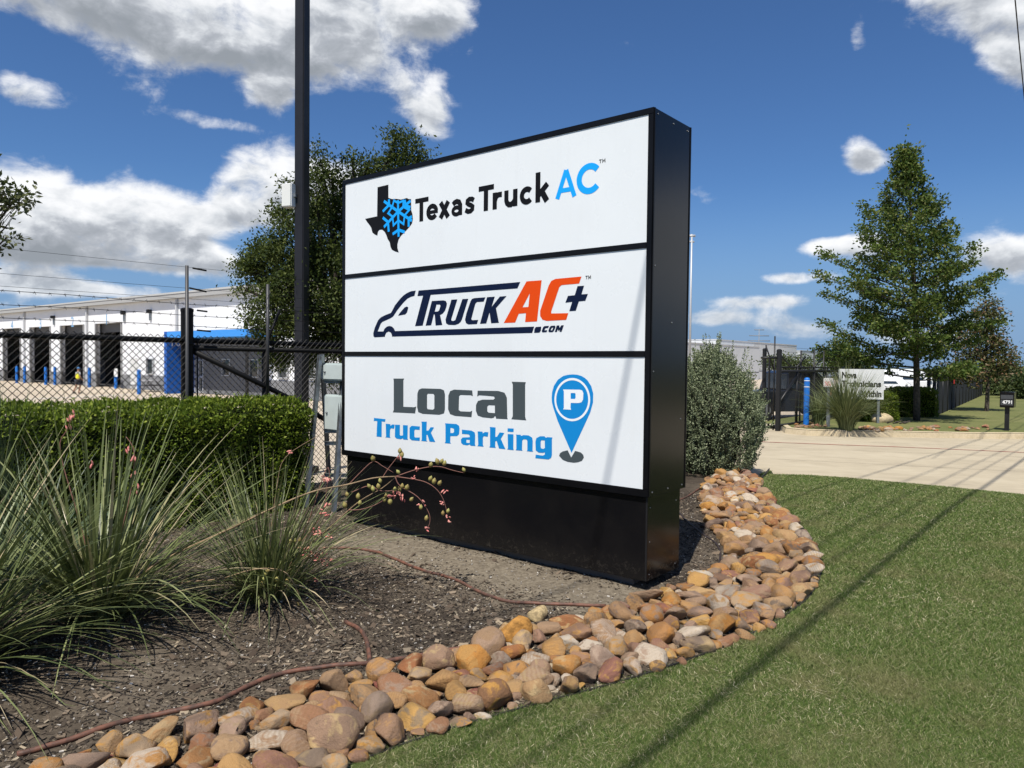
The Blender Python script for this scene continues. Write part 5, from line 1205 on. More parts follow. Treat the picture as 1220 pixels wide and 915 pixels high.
# ------------------------------------------------------------------ person walking in the yard
def skin_mesh(name, joints, edges, radii, sub=2):
    me = bpy.data.meshes.new(name); me.from_pydata([tuple(j) for j in joints], edges, []); o = bpy.data.objects.new(name, me); col.objects.link(o)
    mod = o.modifiers.new('s', 'SKIN'); sv = me.skin_vertices[0].data
    for i, r in enumerate(radii): sv[i].radius = r if hasattr(r, '__len__') else (r, r)
    sv[0].use_root = True; md = o.modifiers.new('b', 'SUBSURF'); md.levels = sub; md.render_levels = sub
    bpy.context.view_layer.update(); m2 = bpy.data.meshes.new_from_object(o.evaluated_get(bpy.context.evaluated_depsgraph_get())); m2.name = name
    bpy.data.objects.remove(o)
    for p in m2.polygons: p.use_smooth = True
    return m2
def make_person(g, sc):
    per = thing('person', g, 'person in yellow safety vest, dark shorts and cap walking across the yard', 'person')
    M = Matrix.Translation(g) @ Matrix.Rotation(math.radians(-35), 4, 'Z') @ Matrix.Scale(sc, 4)
    J = [(0, 0, .96), (0, .0, 1.12), (0, .01, 1.34), (0, .02, 1.47), (0, .03, 1.56), (0, .035, 1.66), (0, .03, 1.75),
         (.17, .01, 1.40), (.25, .03, 1.14), (.22, .18, .95), (.20, .25, .90), (-.17, .01, 1.40), (-.25, -.05, 1.14), (-.23, .08, .93), (-.22, .13, .87),
         (.10, .0, .88), (.11, .10, .50), (.11, -.02, .09), (.11, .12, .04), (-.10, .0, .88), (-.11, -.06, .50), (-.11, -.26, .14), (-.11, -.16, .05)]
    E = [(0, 1), (1, 2), (2, 3), (3, 4), (4, 5), (5, 6), (2, 7), (7, 8), (8, 9), (9, 10), (2, 11), (11, 12), (12, 13), (13, 14), (0, 15), (15, 16), (16, 17), (17, 18), (0, 19), (19, 20), (20, 21), (21, 22)]
    R = [(.15, .11), (.14, .105), (.16, .11), (.065, .065), (.06, .06), (.095, .10), (.07, .08), (.06, .06), (.045, .045), (.036, .036), (.03, .045), (.06, .06), (.045, .045), (.036, .036), (.03, .045), (.085, .085), (.058, .06), (.042, .042), (.045, .035), (.085, .085), (.058, .06), (.042, .042), (.045, .035)]
    def put(name, me, m, par=per):
        me.transform(M); return link(name, me, m, par)
    body = put('body', skin_mesh('body', J, E, R), mat('skin_tone', (.30, .16, .10), .6))
    idx = [0, 1, 2, 7, 11]; put('vest', skin_mesh('vest', [(0, 0, .93), (0, 0, 1.12), (0, .01, 1.33), (.16, .01, 1.40), (-.16, .01, 1.40)], [(0, 1), (1, 2), (2, 3), (2, 4)], [(.185, .135), (.175, .135), (.19, .135), (.085, .085), (.085, .085)]), mat('vest_yellow', (.75, .70, .03), .6))
    put('shirt', skin_mesh('shirt', [(0, .01, 1.36), (.17, .01, 1.40), (.225, .02, 1.22), (-.17, .01, 1.40), (-.225, -.02, 1.22)], [(0, 1), (1, 2), (0, 3), (3, 4)], [(.15, .11), .078, .066, .078, .066]), mat('shirt_grey', (.45, .45, .44), .8))
    put('shorts', skin_mesh('shorts', [(0, 0, .95), (.10, 0, .86), (.115, .08, .58), (-.10, 0, .86), (-.115, -.045, .58)], [(0, 1), (1, 2), (0, 3), (3, 4)], [(.17, .13), .11, .088, .11, .088]), mat('shorts_navy', (.03, .035, .05), .8))
    cap = MB().lathe((0, .035, 1.70), [(.108, -.02), (.108, .03), (.09, .075), (.04, .10)], 14); cap.box((0, .13, 1.695), (.15, .13, .012)); me = cap.mesh('cap', True); put('cap', me, mat('cap_blue', (.05, .16, .35), .7))
    for s in (1, -1):
        sh = MB().bbox((.11*s, .08 if s > 0 else -.19, .05), (.10, .27, .09), None, .03).mesh('shoe'); put('shoe', sh, mat('shoe_dark', (.03, .03, .03), .7))
    return per
pg = G(93, 468.4); pg.z = terrain(pg.x, pg.y)-.03
make_person(pg, (468.4-436.6)*pg.y/FPX/1.80)

# ------------------------------------------------------------------ gate and posts across the driveway
m_gate = mat('gate_black', (.010, .010, .011), .45)
g3 = G(926.5, 513.3); gate = thing('sliding_gate', g3, 'black chain link sliding gate parked along the fence behind the blue bollard', 'gate')
def gl(px, py): v = on_line(px, py, g3, W2); return v
def gpost(px, yb, yt, r, name='gate_post'):
    g = G(px, yb); zt_ = AT(px, yt, g.y).z
    MB().lathe(Vector((g.x, g.y, g.z-.1)), [(r, 0), (r, zt_-g.z+.06), (r*1.06, zt_-g.z+.06), (r*1.06, zt_-g.z+.1), (r*.5, zt_-g.z+.13)], 12).build(name, m_gate, gate, auto=40); return g
gpost(908.8, 512, 416, .055); gpost(915.3, 507, 427, .035); gpost(926.5, 513.3, 417, .08)
gA, gB = gl(928, 437.4), gl(1015, 437.4); zt_ = gA.z
gE = gA+W2*9.5; tz = terrain(g3.x, g3.y)
def gz(v, z): return Vector((v.x, v.y, z))
for z, r_ in ((zt_, .024), (zt_-.13, .045), (tz+.16, .035)): MB().tube([gz(gA, z), gz(gE, z)], r_, 8).build('gate_rail', m_gate, gate, True)
for px in (928.5, 949.8, 970, 984, 1000): v = gl(px, 440); MB().tube([gz(v, tz-.05), gz(v, zt_+.02)], .045, 8).build('gate_upright', m_gate, gate, True)
MB().tube([gl(929.5, 478), gl(949.5, 448)], .04, 8).build('gate_brace', m_gate, gate, True)
for (a, b) in (((949.5, 437), (959.5, 425.5)), ((970.5, 437), (979.5, 427)), ((929, 423), (942, 436))): MB().tube([gl(*a), gl(*b)], .026, 6).build('barb_arm', m_gate, gate, True)
for px, yt in ((954.5, 417.5), (970.2, 416.5), (981.6, 418), (912.9, 411), (923.3, 400.5)):
    v = gl(px, yt) if px > 926 else AT(px, yt, g3.y+.4); MB().tube([gz(v, tz-.05), v], .026 if px > 926 else .022, 6).build('wire_post', m_gate, gate, True)
for z in (.2, .34, .48, .62): MB().tube([gz(gA, zt_+z), gz(gE, zt_+z)], .004, 4, False).build('barbed_wire', m_gate, gate)
MB().tube([AT(907, 426, g3.y-.1), AT(928, 426.5, g3.y)], .03, 8).build('header_bar', m_gate, gate, True)
MB().tube([AT(912.8, 413, g3.y), AT(922, 440, g3.y+.2)], .022, 6).build('stay', m_gate, gate, True)
qa, pa_ = to_qp(gA); qe_ = to_qp(gE)[0]
chain_fabric(pa_, qa, qe_, .16, zt_-tz, .0715, .003, gate, 'wire_fabric', tz)

# island planting
LIFT = .15
bb = G(960.3, 506.5, LIFT); bollard(bb, (506.5-449.5)*bb.y/FPX-.02, .088, 'bright blue bollard with two white bands on the kerbed island by the gate', None, True)
kp = G(986.5, 508.5, LIFT); kpt = thing('keypad_post', kp, 'galvanised square post carrying a small white keypad box near the gate', 'keypad post')
hk = (508.5-461)*kp.y/FPX
MB().bbox(kp+EZ*(hk/2-.05), (.09, .09, hk+.1), AX, .006).build('post', galv, kpt)
MB().bbox(kp+EZ*(hk+.14)-EN*.05, (.27, .14, .28), AX, .012).build('keypad_box', mat('keypad_cream', (.62, .60, .57), .5), kpt)
MB().box(kp+EZ*(hk+.11)-EN*.124, (.18, .006, .14), AX).build('notice', mat('notice_red', (.55, .16, .14), .5, var=.8, vscale=22, noise_col=(.7, .66, .62)), kpt)
MB().lathe(kp+EZ*(hk+.28), [(.055, 0), (.055, .07), (.06, .07), (.05, .12)], 12).build('beacon', galv, kpt, auto=40)
MB().box(kp+EZ*(hk-.12)+E1*.06, (.05, .06, .28), AX).build('conduit', mat('rust', (.18, .09, .05), .8), kpt)
m_tuft = leaf_mat('tuft_blade', [(0, (.075, .10, .040)), (.5, (.125, .155, .062)), (1, (.22, .235, .11))], .12, .5, .3)
tuft = yucca(G(1008, 513, LIFT), 1000, 2.0, 'big fountain of fine green ornamental grass spilling over the far kerb', 61, .9, m_tuft, .008, 1.0, 'ornamental_grass', 'plant', 1.3)
tuft2 = yucca(G(975, 507, LIFT), 200, .95, 'smaller dark grass clump between the blue bollard and keypad post', 62, .8, m_tuft, .010, 1.1, 'ornamental_grass', 'plant', 1.0)
# notice board
nbp = G(1023, 505, LIFT); NBY = nbp.y+.6
bdir = Vector((.97, -.24, 0)).normalized(); bnor = Vector((-bdir.y, bdir.x, 0))
c0 = AT(998.5, 475, NBY); c1 = AT(1048, 440, NBY); bw = 49.5*NBY/FPX; bh = c1.z-c0.z
brd = thing('notice_board', Vector((c0.x, c0.y, terrain(c0.x, c0.y)+LIFT)), 'large white board with bold black words about technicians behind the ornamental grass', 'sign')
bc = Vector((c0.x, c0.y, c0.z))+bdir*bw/2+EZ*bh/2
MB().bbox(bc, (bw, .04, bh), (bdir, bnor, EZ), .004).build('board', mat('board_white', (.62, .63, .62), .55, var=.08, vscale=3), brd)
for s in (-.4, .4): p_ = bc+bdir*bw*s; MB().bbox(Vector((p_.x, p_.y, (p_.z+terrain(p_.x, p_.y))/2))+bnor*.06, (.08, .08, p_.z-terrain(p_.x, p_.y)+bh*.6), (bdir, bnor, EZ), .005).build('leg', galv, brd)
og = Vector((c0.x, c0.y, c0.z))-bnor*.024
bold_black = mat('board_black', (.012, .012, .012), .6)
text_mesh('lettering', 'Nova', og+bdir*.07*bw+EZ*bh*.70, bdir, EZ, bh*.20, bold_black, brd, width=bw*.33, bold=.045)
text_mesh('lettering', 'Technicians', og+bdir*.06*bw+EZ*bh*.42, bdir, EZ, bh*.19, bold_black, brd, width=bw*.88, bold=.045)
text_mesh('lettering', 'Within', og+bdir*.50*bw+EZ*bh*.09, bdir, EZ, bh*.20, bold_black, brd, width=bw*.45, bold=.045)
# white gabled box on a post
vb = AT(1034, 431, 31); vt = thing('birdhouse', Vector((vb.x, vb.y, terrain(vb.x, vb.y))), 'white gabled birdhouse box on a post above the notice board', 'birdhouse')
MB().bbox(vb-EZ*.05, (.42, .42, .45), AX, .01).build('house', white_paint, vt)
MB().prism([(-.27, 0), (.27, 0), (0, .22)], vb+EZ*.175-EN*.27, E1, EZ, EN, .54).build('roof', white_paint, vt)
for k in range(3): MB().box(vb+EZ*(-.18+.13*k)-EN*.213, (.24, .008, .05), AX).build('slot', mat('slot_cream', (.5, .44, .28), .6), vt)
MB().tube([Vector((vb.x, vb.y, terrain(vb.x, vb.y)-.1)), vb-EZ*.27], .05, 8).build('post', galv, vt, True)
# boulder and dirt
bo = G(1050, 503, LIFT); me = stone_meshes[5].copy(); me.materials.clear(); me.materials.append(mat('limestone', (.50, .40, .25), .9, .2, var=.3, vscale=4, bump=.6, bscale=10))
o = link('boulder', me, None); o.matrix_basis = Matrix.Translation(bo+EZ*.10) @ Matrix.Rotation(.3, 4, 'Z') @ Matrix.Diagonal((.46, .34, .26, 1)); tag(o, 'large pale limestone boulder in front of the square clipped hedge', 'boulder')
fm = MB(); fc = G(1068, 505, LIFT)
for i in range(7):
    a0 = Vector((random.gauss(0, .25), random.gauss(0, .12), .02)); fm.tube([fc+a0, fc+a0+Vector((random.uniform(.1, .35), random.gauss(0, .1), .05+random.random()*.06))], [.03, .012], 5)
tag(fm.build('dead_brush', bark, None, True), 'low heap of dead brown brush beside the limestone boulder', 'brush')
# clipped hedges across the driveway
for (pxl, pxr, yb, yt, sd_, lab) in ((1035, 1067, 503, 468, 5, 'small square clipped bright green hedge beside the limestone boulder'), (1066, 1112, 497, 463, 6, 'dark clipped hedge in the shade around the conical oak trunk')):
    g0_ = G(pxl, yb, LIFT); g1_ = G(pxr, yb, LIFT); h = (yb-yt)*g0_.y/FPX; ax = Vector((1, 0, 0)); ay = Vector((0, -1, 0))
    hedge_box('hedge', Vector((g0_.x, g0_.y+.9, g0_.z-.02)), ax, ay, (g1_-g0_).length, .9, h, 9000, lab, .06, seed=sd_)
# stones along the far kerb
sk = thing('stone_strip', G(1090, 512, LIFT), 'thin row of small tan and red stones laid along the far kerb', 'stone border')
rs = random.Random(9)
for k in range(74):
    if k < 58: px = rs.uniform(1022, 1184); py = rs.uniform(509.5, 514.2)
    else: px = rs.uniform(947, 985); py = rs.uniform(505.5, 510)
    g = G(px, py, LIFT); s_ = rs.uniform(.05, .10); o = bpy.data.objects.new('stone', stone_meshes[rs.randrange(18)]); col.objects.link(o); o.parent = sk
    o.matrix_parent_inverse = Matrix.Translation(-sk.location); o.matrix_basis = Matrix.Translation(g+EZ*s_*.4) @ Matrix.Rotation(rs.uniform(0, 6.28), 4, 'Z') @ Matrix.Diagonal((s_*1.4, s_, s_*.75, 1))

# ------------------------------------------------------------------ conical oak
m_roak = leaf_mat('red_oak_leaf', [(0, (.026, .052, .011)), (.4, (.058, .098, .019)), (.72, (.108, .150, .032)), (.92, (.165, .19, .055)), (1, (.20, .19, .065))], .32, .5, .2)
def conical(name, base, H, z0, prof, label, seed, nb, leaf, per, mleaf=None, lean=(0, 0), cl=.17, group=None, tr=.11):
    """prof(h 0..1, az) -> branch length"""
    r = np.random.default_rng(seed); base = Vector(base); t = thing(name, base, label, 'tree', group); mb = MB(); C = []; D = []
    axis = lambda f: base+Vector((lean[0]*f**1.5, lean[1]*f**1.5, H*f))
    mb.tube([axis(f)-EZ*(.1 if f == 0 else 0) for f in np.linspace(0, .97, 12)], [tr*(1-f)**.8+.012 for f in np.linspace(0, .97, 12)], 9)
    ga = 2.39996; tw = MB()
    for i in range(nb):
        f = z0/H+(1-z0/H)*(i+r.uniform(0, .9))/nb; az = i*ga+r.normal()*.35; L = prof(f, az)*r.uniform(.60, 1.20)
        if L < .12: L = .12
        s = axis(f); rise = -.10+.85*f+r.normal()*.12; d = np.array([math.cos(az), math.sin(az), 0])
        pts = []
        for k in range(7):
            u = k/6; pts.append(s+Vector(d*(L*u))+EZ*(L*(rise*u+.16*u*u)))
        mb.tube(pts, [max(.006, .030*(L/2.6)*(1-.85*k/6)) for k in range(7)], 5, False)
        nt_ = max(3, int(L*5.5))
        for j in range(nt_):
            u = .18+.82*(j+r.random())/nt_; p = pts[0].lerp(pts[-1], u)+EZ*(-.16*L*u*(1-u)); sd = az+(1 if j % 2 else -1)*r.uniform(.5, 1.2); l = (.18+.34*(1-u)*min(L, 2.2))*r.uniform(.6, 1.2)
            e = p+Vector((math.cos(sd)*l, math.sin(sd)*l, l*r.uniform(.05, .45))); tw.tube([p, e], [.008, .004], 3, False)
            for q_, n_ in ((e, per), (p.lerp(e, .5), per//2)):
                C.append(np.array(q_)+r.normal(0, cl, (n_, 3))*np.array([1, 1, .55])); D.append(np.array([math.cos(sd), math.sin(sd), .1])*.6+r.normal(0, .7, (n_, 3)))
        C.append(np.array(pts[-1])+r.normal(0, cl*.7, (per, 3))); D.append(d*.6+r.normal(0, .7, (per, 3)))
    tp = axis(1.0); C.append(np.array(tp)+r.normal(0, .5, (per*2, 3))*np.array([.18, .18, .75])-np.array([0, 0, .25])); D.append(r.normal(0, .7, (per*2, 3))+np.array([0, 0, .8]))
    mb.build('trunk', bark, t, True); tw.build('twigs', bark_dark, t)['kind'] = 'stuff'
    C = np.concatenate(C); D = np.concatenate(D); np_mesh('leaves', leaf_quads(C, D, leaf, leaf*.62, r, .7), 4, mleaf or m_roak, t); return t
tb0 = G(1092, 501, LIFT); tH = (437-181)*tb0.y/FPX+EYE-tb0.z
S_ = tb0.y/FPX
def oprof(f, az):
    base_l = np.interp(f, [0, .28, .40, .55, .70, .82, .92, 1.0], [2.3, 2.75, 2.7, 2.10, 1.25, .62, .24, .04])
    return base_l*(1+.14*math.cos(az-math.pi*.95))
conical('conical_oak', tb0, tH, 1.45, oprof, 'tall conical green oak tree standing at the end of the screened fence', 71, 112, .125, 24, lean=(-.62, 0), cl=.14)

# ------------------------------------------------------------------ screened fence, mailbox and far greenery on the right
m_screen = mat('screen_fabric', (.035, .037, .042), .85, .2, var=.25, vscale=2.5)
sf0 = G(1116, 498, .06); sdir = (G(1181, 468.5, .0)-sf0); sdir.z = 0; sdir.normalize()
scf = thing('screened_fence', sf0, 'long fence hung with dark privacy screen running beside the mown verge', 'fence')
SH = AT(1116, 446, sf0.y).z-sf0.z; n_ = 14; Ls = 27.
for k in range(n_):
    a = sf0+sdir*(Ls*k/n_); b = sf0+sdir*(Ls*(k+1)/n_); mb = MB(); nx_, nz_ = 6, 5; V = []
    nn = Vector((sdir.y, -sdir.x, 0))
    for i in range(nx_+1):
        for j in range(nz_+1):
            v = a.lerp(b, i/nx_); tz_ = terrain(v.x, v.y)+.10; sag = .05*math.sin(math.pi*i/nx_)*(j == nz_); z = tz_+.05+(SH-.05-sag)*j/nz_
            V.append(Vector((v.x, v.y, z))+nn*(.035*mnoise.noise((k*3+i*.7, j*.9, 4.))))
    mb.add(V, [(i*(nz_+1)+j, (i+1)*(nz_+1)+j, (i+1)*(nz_+1)+j+1, i*(nz_+1)+j+1) for i in range(nx_) for j in range(nz_)]); mb.build('screen_panel', m_screen, scf, True)
for k in range(n_+1):
    v = sf0+sdir*(Ls*k/n_); tz_ = terrain(v.x, v.y); MB().tube([Vector((v.x, v.y, tz_-.1)), Vector((v.x, v.y, tz_+SH+.12))], .035, 8).build('post', m_gate, scf, True)
for k in (.97,):
    MB().tube([Vector((sf0.x, sf0.y, sf0.z+SH*k)), Vector((sf0.x, sf0.y, 0))+sdir*Ls+EZ*(terrain(*(sf0+sdir*Ls)[:2])+.1+SH*k)], .022, 6).build('top_rail', m_gate, scf, True)
for px in (1105.5, 1112.3):
    g = G(px, 498, .06); MB().tube([g-EZ*.1, Vector((g.x, g.y, g.z+SH+.05))], .07, 8).build('end_post', m_gate, scf, True)
rn = AT(1137, 454.5, (sf0+sdir*2.9).y-.12); tag(MB().bbox(rn, (.34, .02, .20), (sdir, Vector((-sdir.y, sdir.x, 0)), EZ), .004).build('warning_plate', mat('plate_red', (.5, .03, .03), .5)), 'small red warning plate hung on the dark screened fence', 'sign')
mg = G(1199.3, 513.2, LIFT); mS = mg.y/FPX; mbx = thing('mailbox', mg, 'black street mailbox on a post with house number 4791 at the kerb', 'mailbox')
MB().bbox(mg+EZ*(28*mS/2-.05), (.12, .12, 28*mS+.1), AX, .006).build('post', black_metal, mbx)
bcx = mg+EZ*(37.2*mS)
bx_ = MB().bbox(bcx+EN*.10, (.37, .56, 18.5*mS), AX, .012).build('box', black_paint, mbx)
fpl = bcx-EN*.187+E1*.0
MB().bbox(fpl+EZ*.085, (.32, .015, .13), AX, .004).build('flap', mat('flap_grey', (.055, .058, .062), .4), mbx); MB().bbox(fpl-EZ*.085, (.32, .015, .17), AX, .004).build('door', MATS['flap_grey'], mbx)
text_mesh('house_number', '4791', fpl-EN*.010-E1*.115-EZ*.12, E1, EZ, .105, white_paint, mbx, width=.25, bold=.02)
m_dull = leaf_mat('far_leaf', [(0, (.030, .050, .016)), (.5, (.055, .080, .026)), (1, (.11, .13, .05))], .2, .6, .2)
m_rust = leaf_mat('rust_leaf', [(0, (.045, .055, .020)), (.45, (.075, .090, .030)), (.7, (.12, .11, .045)), (.88, (.17, .10, .05)), (1, (.22, .12, .07))], .2, .5, .3)
def ground_at(px, Y): v = AT(px, 450, Y); return Vector((v.x, v.y, terrain(v.x, v.y)))
lobed_tree('young_oak', ground_at(1176, 33), [(1172, 385, 22, 20), (1180, 372, 16, 14), (1165, 410, 34, 20), (1185, 425, 26, 18), (1160, 440, 38, 18), (1198, 436, 16, 10), (1178, 365, 8, 8)], 33, 330, 22, .20, .15, m_rust, 'young oak with rust tinged leaves behind the conical oak', 72, .10, bark)
lobed_tree('green_tree', ground_at(1000, 34), [(1000, 424, 16, 18), (1006, 412, 12, 12), (990, 432, 14, 14), (1014, 432, 14, 14)], 34, 160, 24, .18, .13, m_roak, 'round leafy tree behind the gate beside the notice board', 73, .10)
lobed_tree('shade_tree', ground_at(938, 58), [(938, 432, 16, 8), (922, 433, 10, 6), (955, 434, 14, 6)], 58, 120, 24, .3, .2, m_dull, 'low dark green tree in the yard behind the sliding gate', 74, .12)
for k, (px, py, rx, ry, Y) in enumerate(((1205, 452, 30, 18, 52), (1238, 448, 34, 24, 55), (1186, 455, 16, 12, 60), (1275, 450, 40, 24, 50), (1222, 460, 22, 10, 47), (1320, 445, 50, 28, 56))):
    lobed_tree('scrub_tree', ground_at(px, Y), [(px, py, rx, ry), (px-rx*.4, py+ry*.45, rx*.6, ry*.7), (px+rx*.4, py+ry*.4, rx*.6, ry*.7)], Y, 170, 22, .32, .24, m_dull, ('broad low scrub tree just past the far end of the screened fence', 'tall rounded scrub tree beyond the verge, above the black mailbox', 'small dark scrub tree wedged against the screened fence end', 'wide scrub tree farther along the verge than the mailbox', 'low bushy scrub in front of the taller scrub trees behind the mailbox', 'largest scrub tree of the row beyond the verge')[k], 80+k, .12, bark_dark, 'scrub trees beyond the verge', .5, 1.0)

# ------------------------------------------------------------------ parked vehicles
def car(name, g, ang, L, Wd, H, paint, label, truck=False):
    g = Vector(g); t = thing(name, g, label, 'car'); X = Vector((math.cos(ang), math.sin(ang), 0)); Y = Vector((-X.y, X.x, 0))
    bodyp = [(-.5, .22), (-.5, .52), (-.47, .60), (.18, .60), (.22, .585), (.44, .50), (.5, .42), (.5, .20), (.42, .16), (-.42, .16)]
    cab = [(-.47, .60), (-.40, .93), (-.34, 1.0), (-.02, 1.0), (.05, .95), (.20, .60)] if not truck else [(-.12, .60), (-.10, .95), (-.05, 1.0), (.12, 1.0), (.17, .95), (.29, .60)]
    if truck: bodyp = [(-.5, .24), (-.5, .58), (-.12, .58), (-.12, .60), (.25, .60), (.46, .56), (.5, .48), (.5, .20), (.42, .16), (-.42, .16)]
    def slab(prof, w, name_, m, par, tw=1.0):
        mb = MB(); n = len(prof); V = []
        for s, wv in ((-1, 0), (-1, 1), (1, 1), (1, 0)):
            pass
        mid = max(p[1] for p in prof); lo = min(p[1] for p in prof)
        A = []; B = []
        for (x, z) in prof:
            k = 1-(1-tw)*(z-lo)/(mid-lo); A.append(g+X*(x*L)+Y*(-w*k/2)+EZ*(z*H)); B.append(g+X*(x*L)+Y*(w*k/2)+EZ*(z*H))
        mb.add(A+B, [tuple(range(n)), tuple(range(2*n-1, n-1, -1))]+[(i, n+i, n+(i+1) % n, (i+1) % n) for i in range(n)])
        o = mb.build(name_, m, par); md = o.modifiers.new('bevel', 'BEVEL'); md.width = .035; md.segments = 2; return o
    b = slab(bodyp, Wd, 'body', paint, t, .97); c = slab(cab, Wd*.93, 'cabin', paint, t, .80)
    xs = [p[0] for p in cab]; x0, x1 = min(xs), max(xs)
    for s in (-1, 1):
        w0 = g+Y*(s*Wd*.452)+EZ*(.64*H); segs = [(-.42, -.36, -.20, -.20), (-.185, -.185, -.02, .055)] if not truck else [(-.085, -.07, .05, .05), (.065, .065, .135, .20)]
        for (xa, xb, xc, xd) in segs:
            top = Y*(-s*Wd*.070); q_ = [w0+X*(xa*L), w0+X*(xd*L), w0+X*(xc*L)+EZ*(.27*H)+top, w0+X*(xb*L)+EZ*(.27*H)+top]
            q_ = [v+Y*(s*.012) for v in q_]; MB().add(q_+[v-Y*(s*.03) for v in q_], [(0, 1, 2, 3), (7, 6, 5, 4), (0, 4, 5, 1), (1, 5, 6, 2), (2, 6, 7, 3), (3, 7, 4, 0)]).build('window', glass_dark, t)
        mr = g+X*((x1-.06)*L)+Y*(s*(Wd*.53))+EZ*(.66*H); MB().bbox(mr, (.12, .20, .15), (X, Y, EZ), .03).build('mirror', paint, t)
        for xx in (-.31, .31):
            wh = MB().lathe(g+X*(xx*L)+Y*(s*(Wd*.5-.10))+EZ*(.19*H), [(.19*H*.55, -.11), (.19*H, -.10), (.195*H, 0), (.19*H, .10), (.19*H*.6, .115)], 18, (X, EZ, Y)).build('wheel', rubber, t, auto=40)
            MB().lathe(g+X*(xx*L)+Y*(s*(Wd*.5-.10)+s*.112)+EZ*(.19*H), [(.12*H, -.01), (.12*H, .008), (.03*H, .014)], 14, (X, EZ, Y)).build('rim', galv, wh, auto=40)
        MB().bbox(g+X*(.487*L)+Y*(s*Wd*.36)+EZ*(.46*H), (.08, .34, .12), (X, Y, EZ), .02).build('headlight', mat('lamp_glass', (.6, .62, .65), .15), t)
        MB().bbox(g+X*(-.492*L)+Y*(s*Wd*.38)+EZ*(.5*H), (.06, .22, .2), (X, Y, EZ), .02).build('tail_light', mat('tail_red', (.35, .01, .01), .2), t)
    # windscreen and rear screen
    for (xa, za, xb, zb, off) in (((cab[-1][0]-.004), .62, cab[-2][0]-.002, .94, .02), (cab[0][0], .63, cab[1][0], .92, -.02)):
        q_ = [g+X*(xa*L+off)+Y*(-Wd*.42)+EZ*(za*H), g+X*(xa*L+off)+Y*(Wd*.42)+EZ*(za*H), g+X*(xb*L+off)+Y*(Wd*.365)+EZ*(zb*H), g+X*(xb*L+off)+Y*(-Wd*.365)+EZ*(zb*H)]
        MB().add(q_+[v-X*off*1.8 for v in q_], [(0, 1, 2, 3), (7, 6, 5, 4), (0, 4, 5, 1), (1, 5, 6, 2), (2, 6, 7, 3), (3, 7, 4, 0)]).build('windscreen', glass_dark, t)
    return t
car_white = mat('car_white', (.72, .73, .74), .25, .5, coat=.4); car_black = mat('car_black', (.012, .013, .015), .25, .5, coat=.4)
cg = ground_at(1060, 44); car('parked_car', cg, -.25, 4.9, 1.95, 1.72, car_white, 'white sport utility car parked behind the square clipped hedge')
cg = ground_at(1090, 50); car('parked_car', cg, -.25, 5.2, 2.0, 1.95, car_white, 'white van-like car parked behind the conical oak trunk')
cg = ground_at(938, 30); car('pickup_truck', cg, .3, 5.6, 2.0, 1.9, car_black, 'dark pickup truck parked behind the sliding gate', True)

# ------------------------------------------------------------------ far buildings and masts
m_tilt = mat('tilt_up_concrete', (.60, .61, .61), .8, .2, var=.05, vscale=.3); m_band = mat('dark_joint', (.10, .11, .12), .8)
def block(name, px, ytop, Y, lw, lp_, label, marks=()):
    c = AT(px, ytop, Y); z0_ = -.7; t = thing(name, Vector((c.x, c.y, z0_)), label, 'building')
    def bx(q_, p_, z_, sz, nm, m): return MB().box(Vector((c.x, c.y, z_))+W2*q_+P2*p_, sz, (W2, P2, EZ)).build(nm, m, t)
    H_ = c.z-z0_; bx(lw/2, -lp_/2, z0_+H_/2, (lw, lp_, H_), 'wall', m_tilt)
    bx(lw/2, -lp_/2, c.z+.06, (lw+.1, lp_+.1, .14), 'parapet_cap', mat('cap_grey', (.5, .5, .5), .6)); bx(lw/2, .012, z0_+H_*.24, (lw, .02, .12), 'panel_joint', m_band)
    for k in range(1, int(lw/7)): bx(7*k, .012, z0_+H_*.5, (.05, .02, H_), 'panel_joint', mat('joint_light', (.42, .43, .43), .8))
    for (q_, f) in marks: bx(q_, .02, z0_+H_*f, (1.1, .05, .8), 'window', glass_dark)
    return t
block('warehouse', 815, 408.5, 96, 26, 30, 'long low pale concrete warehouse wall behind the grey sage bush', ((9, .55),))
block('warehouse', 854, 405, 106, 34, 1.1+30, 'taller pale concrete warehouse block stepping forward behind the gate posts', ((20, .45),))
block('warehouse', 955, 418, 150, 30, 40, 'small distant pale warehouse seen above the sliding gate')
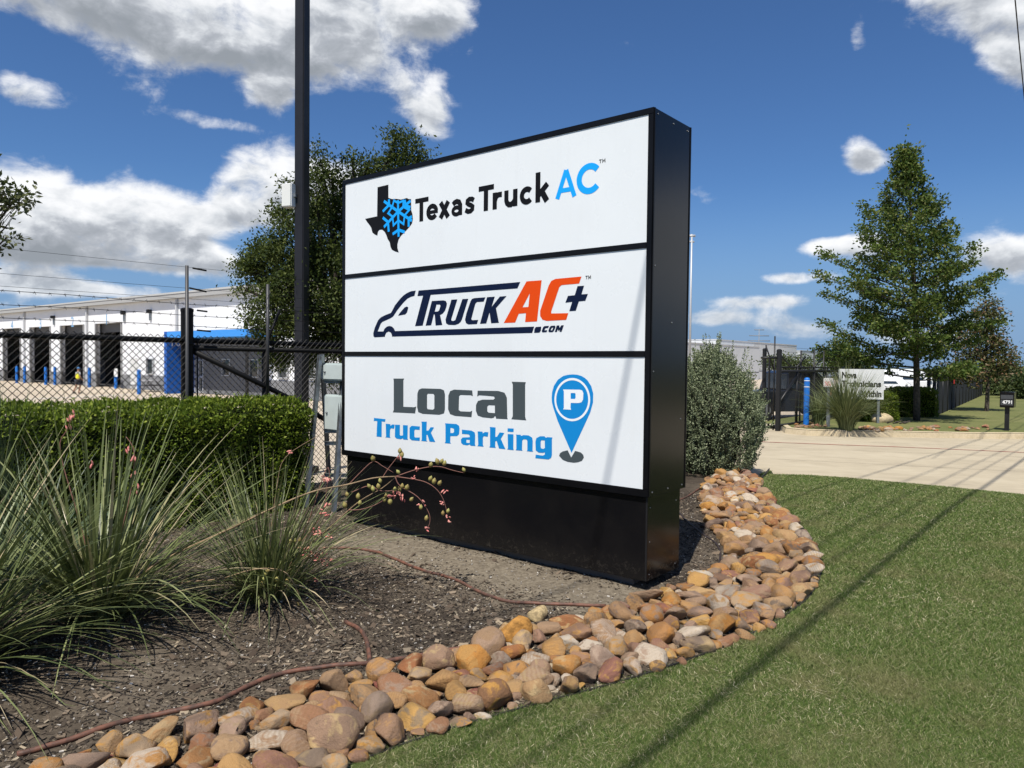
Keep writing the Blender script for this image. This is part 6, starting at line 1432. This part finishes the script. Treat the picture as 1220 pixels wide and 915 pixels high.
def mast(name, px, ytop, Y, r, label, arms, m):
    c = AT(px, ytop, Y); z0_ = terrain(c.x, c.y)-.1; t = thing(name, Vector((c.x, c.y, z0_)), label, 'mast'); MB().tube([Vector((c.x, c.y, z0_)), c], [r, r*.6], 8).build('shaft', m, t, True)
    for (dy, w, rr) in arms:
        z = AT(px, ytop+dy, Y).z; MB().tube([Vector((c.x-w, c.y, z)), Vector((c.x+w, c.y, z))], rr, 5).build('cross_arm', m, t, True)
    return t
m_pale = mat('mast_pale', (.45, .46, .47), .5, .4, .3)
l_ = mast('lamp_mast', 824.3, 279, 60, .11, 'tall pale lamp mast rising just beyond the black sign end', ((2, .28, .10), (9, .2, .08)), m_pale)
mast('transmission_mast', 904.5, 392, 330, .30, 'distant transmission mast with three cross arms above the warehouse', ((1, 2.2, .18), (8, 4.4, .2), (14, 5, .18)), mat('mast_grey', (.20, .22, .25), .6))

# ------------------------------------------------------------------ overhead lines along the road
m_line = mat('overhead_cable', (.015, .015, .016), .7)
def overhead(p, h, r, label):
    mb = MB(); pts = [qp(q, p, h+1.1*((q-10)/40.)**2-.0) for q in np.linspace(-30, 50, 41)]; mb.tube(pts, r, 6, False); tag(mb.build('overhead_cable', m_line, None, True), label, 'cable', 'cables along the road')
LBL = 'black overhead cable strung along the road above the lawn'
overhead(-1.36, 8.2, .013, LBL); overhead(.05, 7.5, .022, LBL); overhead(-.42, 6.8, .009, LBL); overhead(-.34, 8.5, .011, LBL); overhead(-.50, 9.6, .011, LBL)
dp = [AT(1203, -60, 10.5), AT(1209, -5, 12), AT(1214, 50, 13.5), AT(1220.5, 118, 15.5), AT(1232, 220, 19), AT(1262, 330, 27)]; tag(MB().tube(dp, .010, 6, False).build('drop_cable', m_line, None, True), 'thin black drop cable slanting down steeply beside the road', 'cable')
for q_ in (-30, 50):
    b_ = qp(q_, -.55); b_.z = terrain(b_.x, b_.y)-.12; up_ = thing('utility_pole', b_, 'brown wooden utility pole carrying the overhead cables', 'utility pole', 'utility poles'); MB().tube([b_, b_+EZ*11.6], [.16, .11], 10).build('shaft', bark, up_, True)
    for z_ in (7.6, 9.3, 10.6): MB().box(b_+EZ*(z_+.15), (.12, 2.2, .12), (W2, P2, EZ)).build('cross_arm', bark, up_)
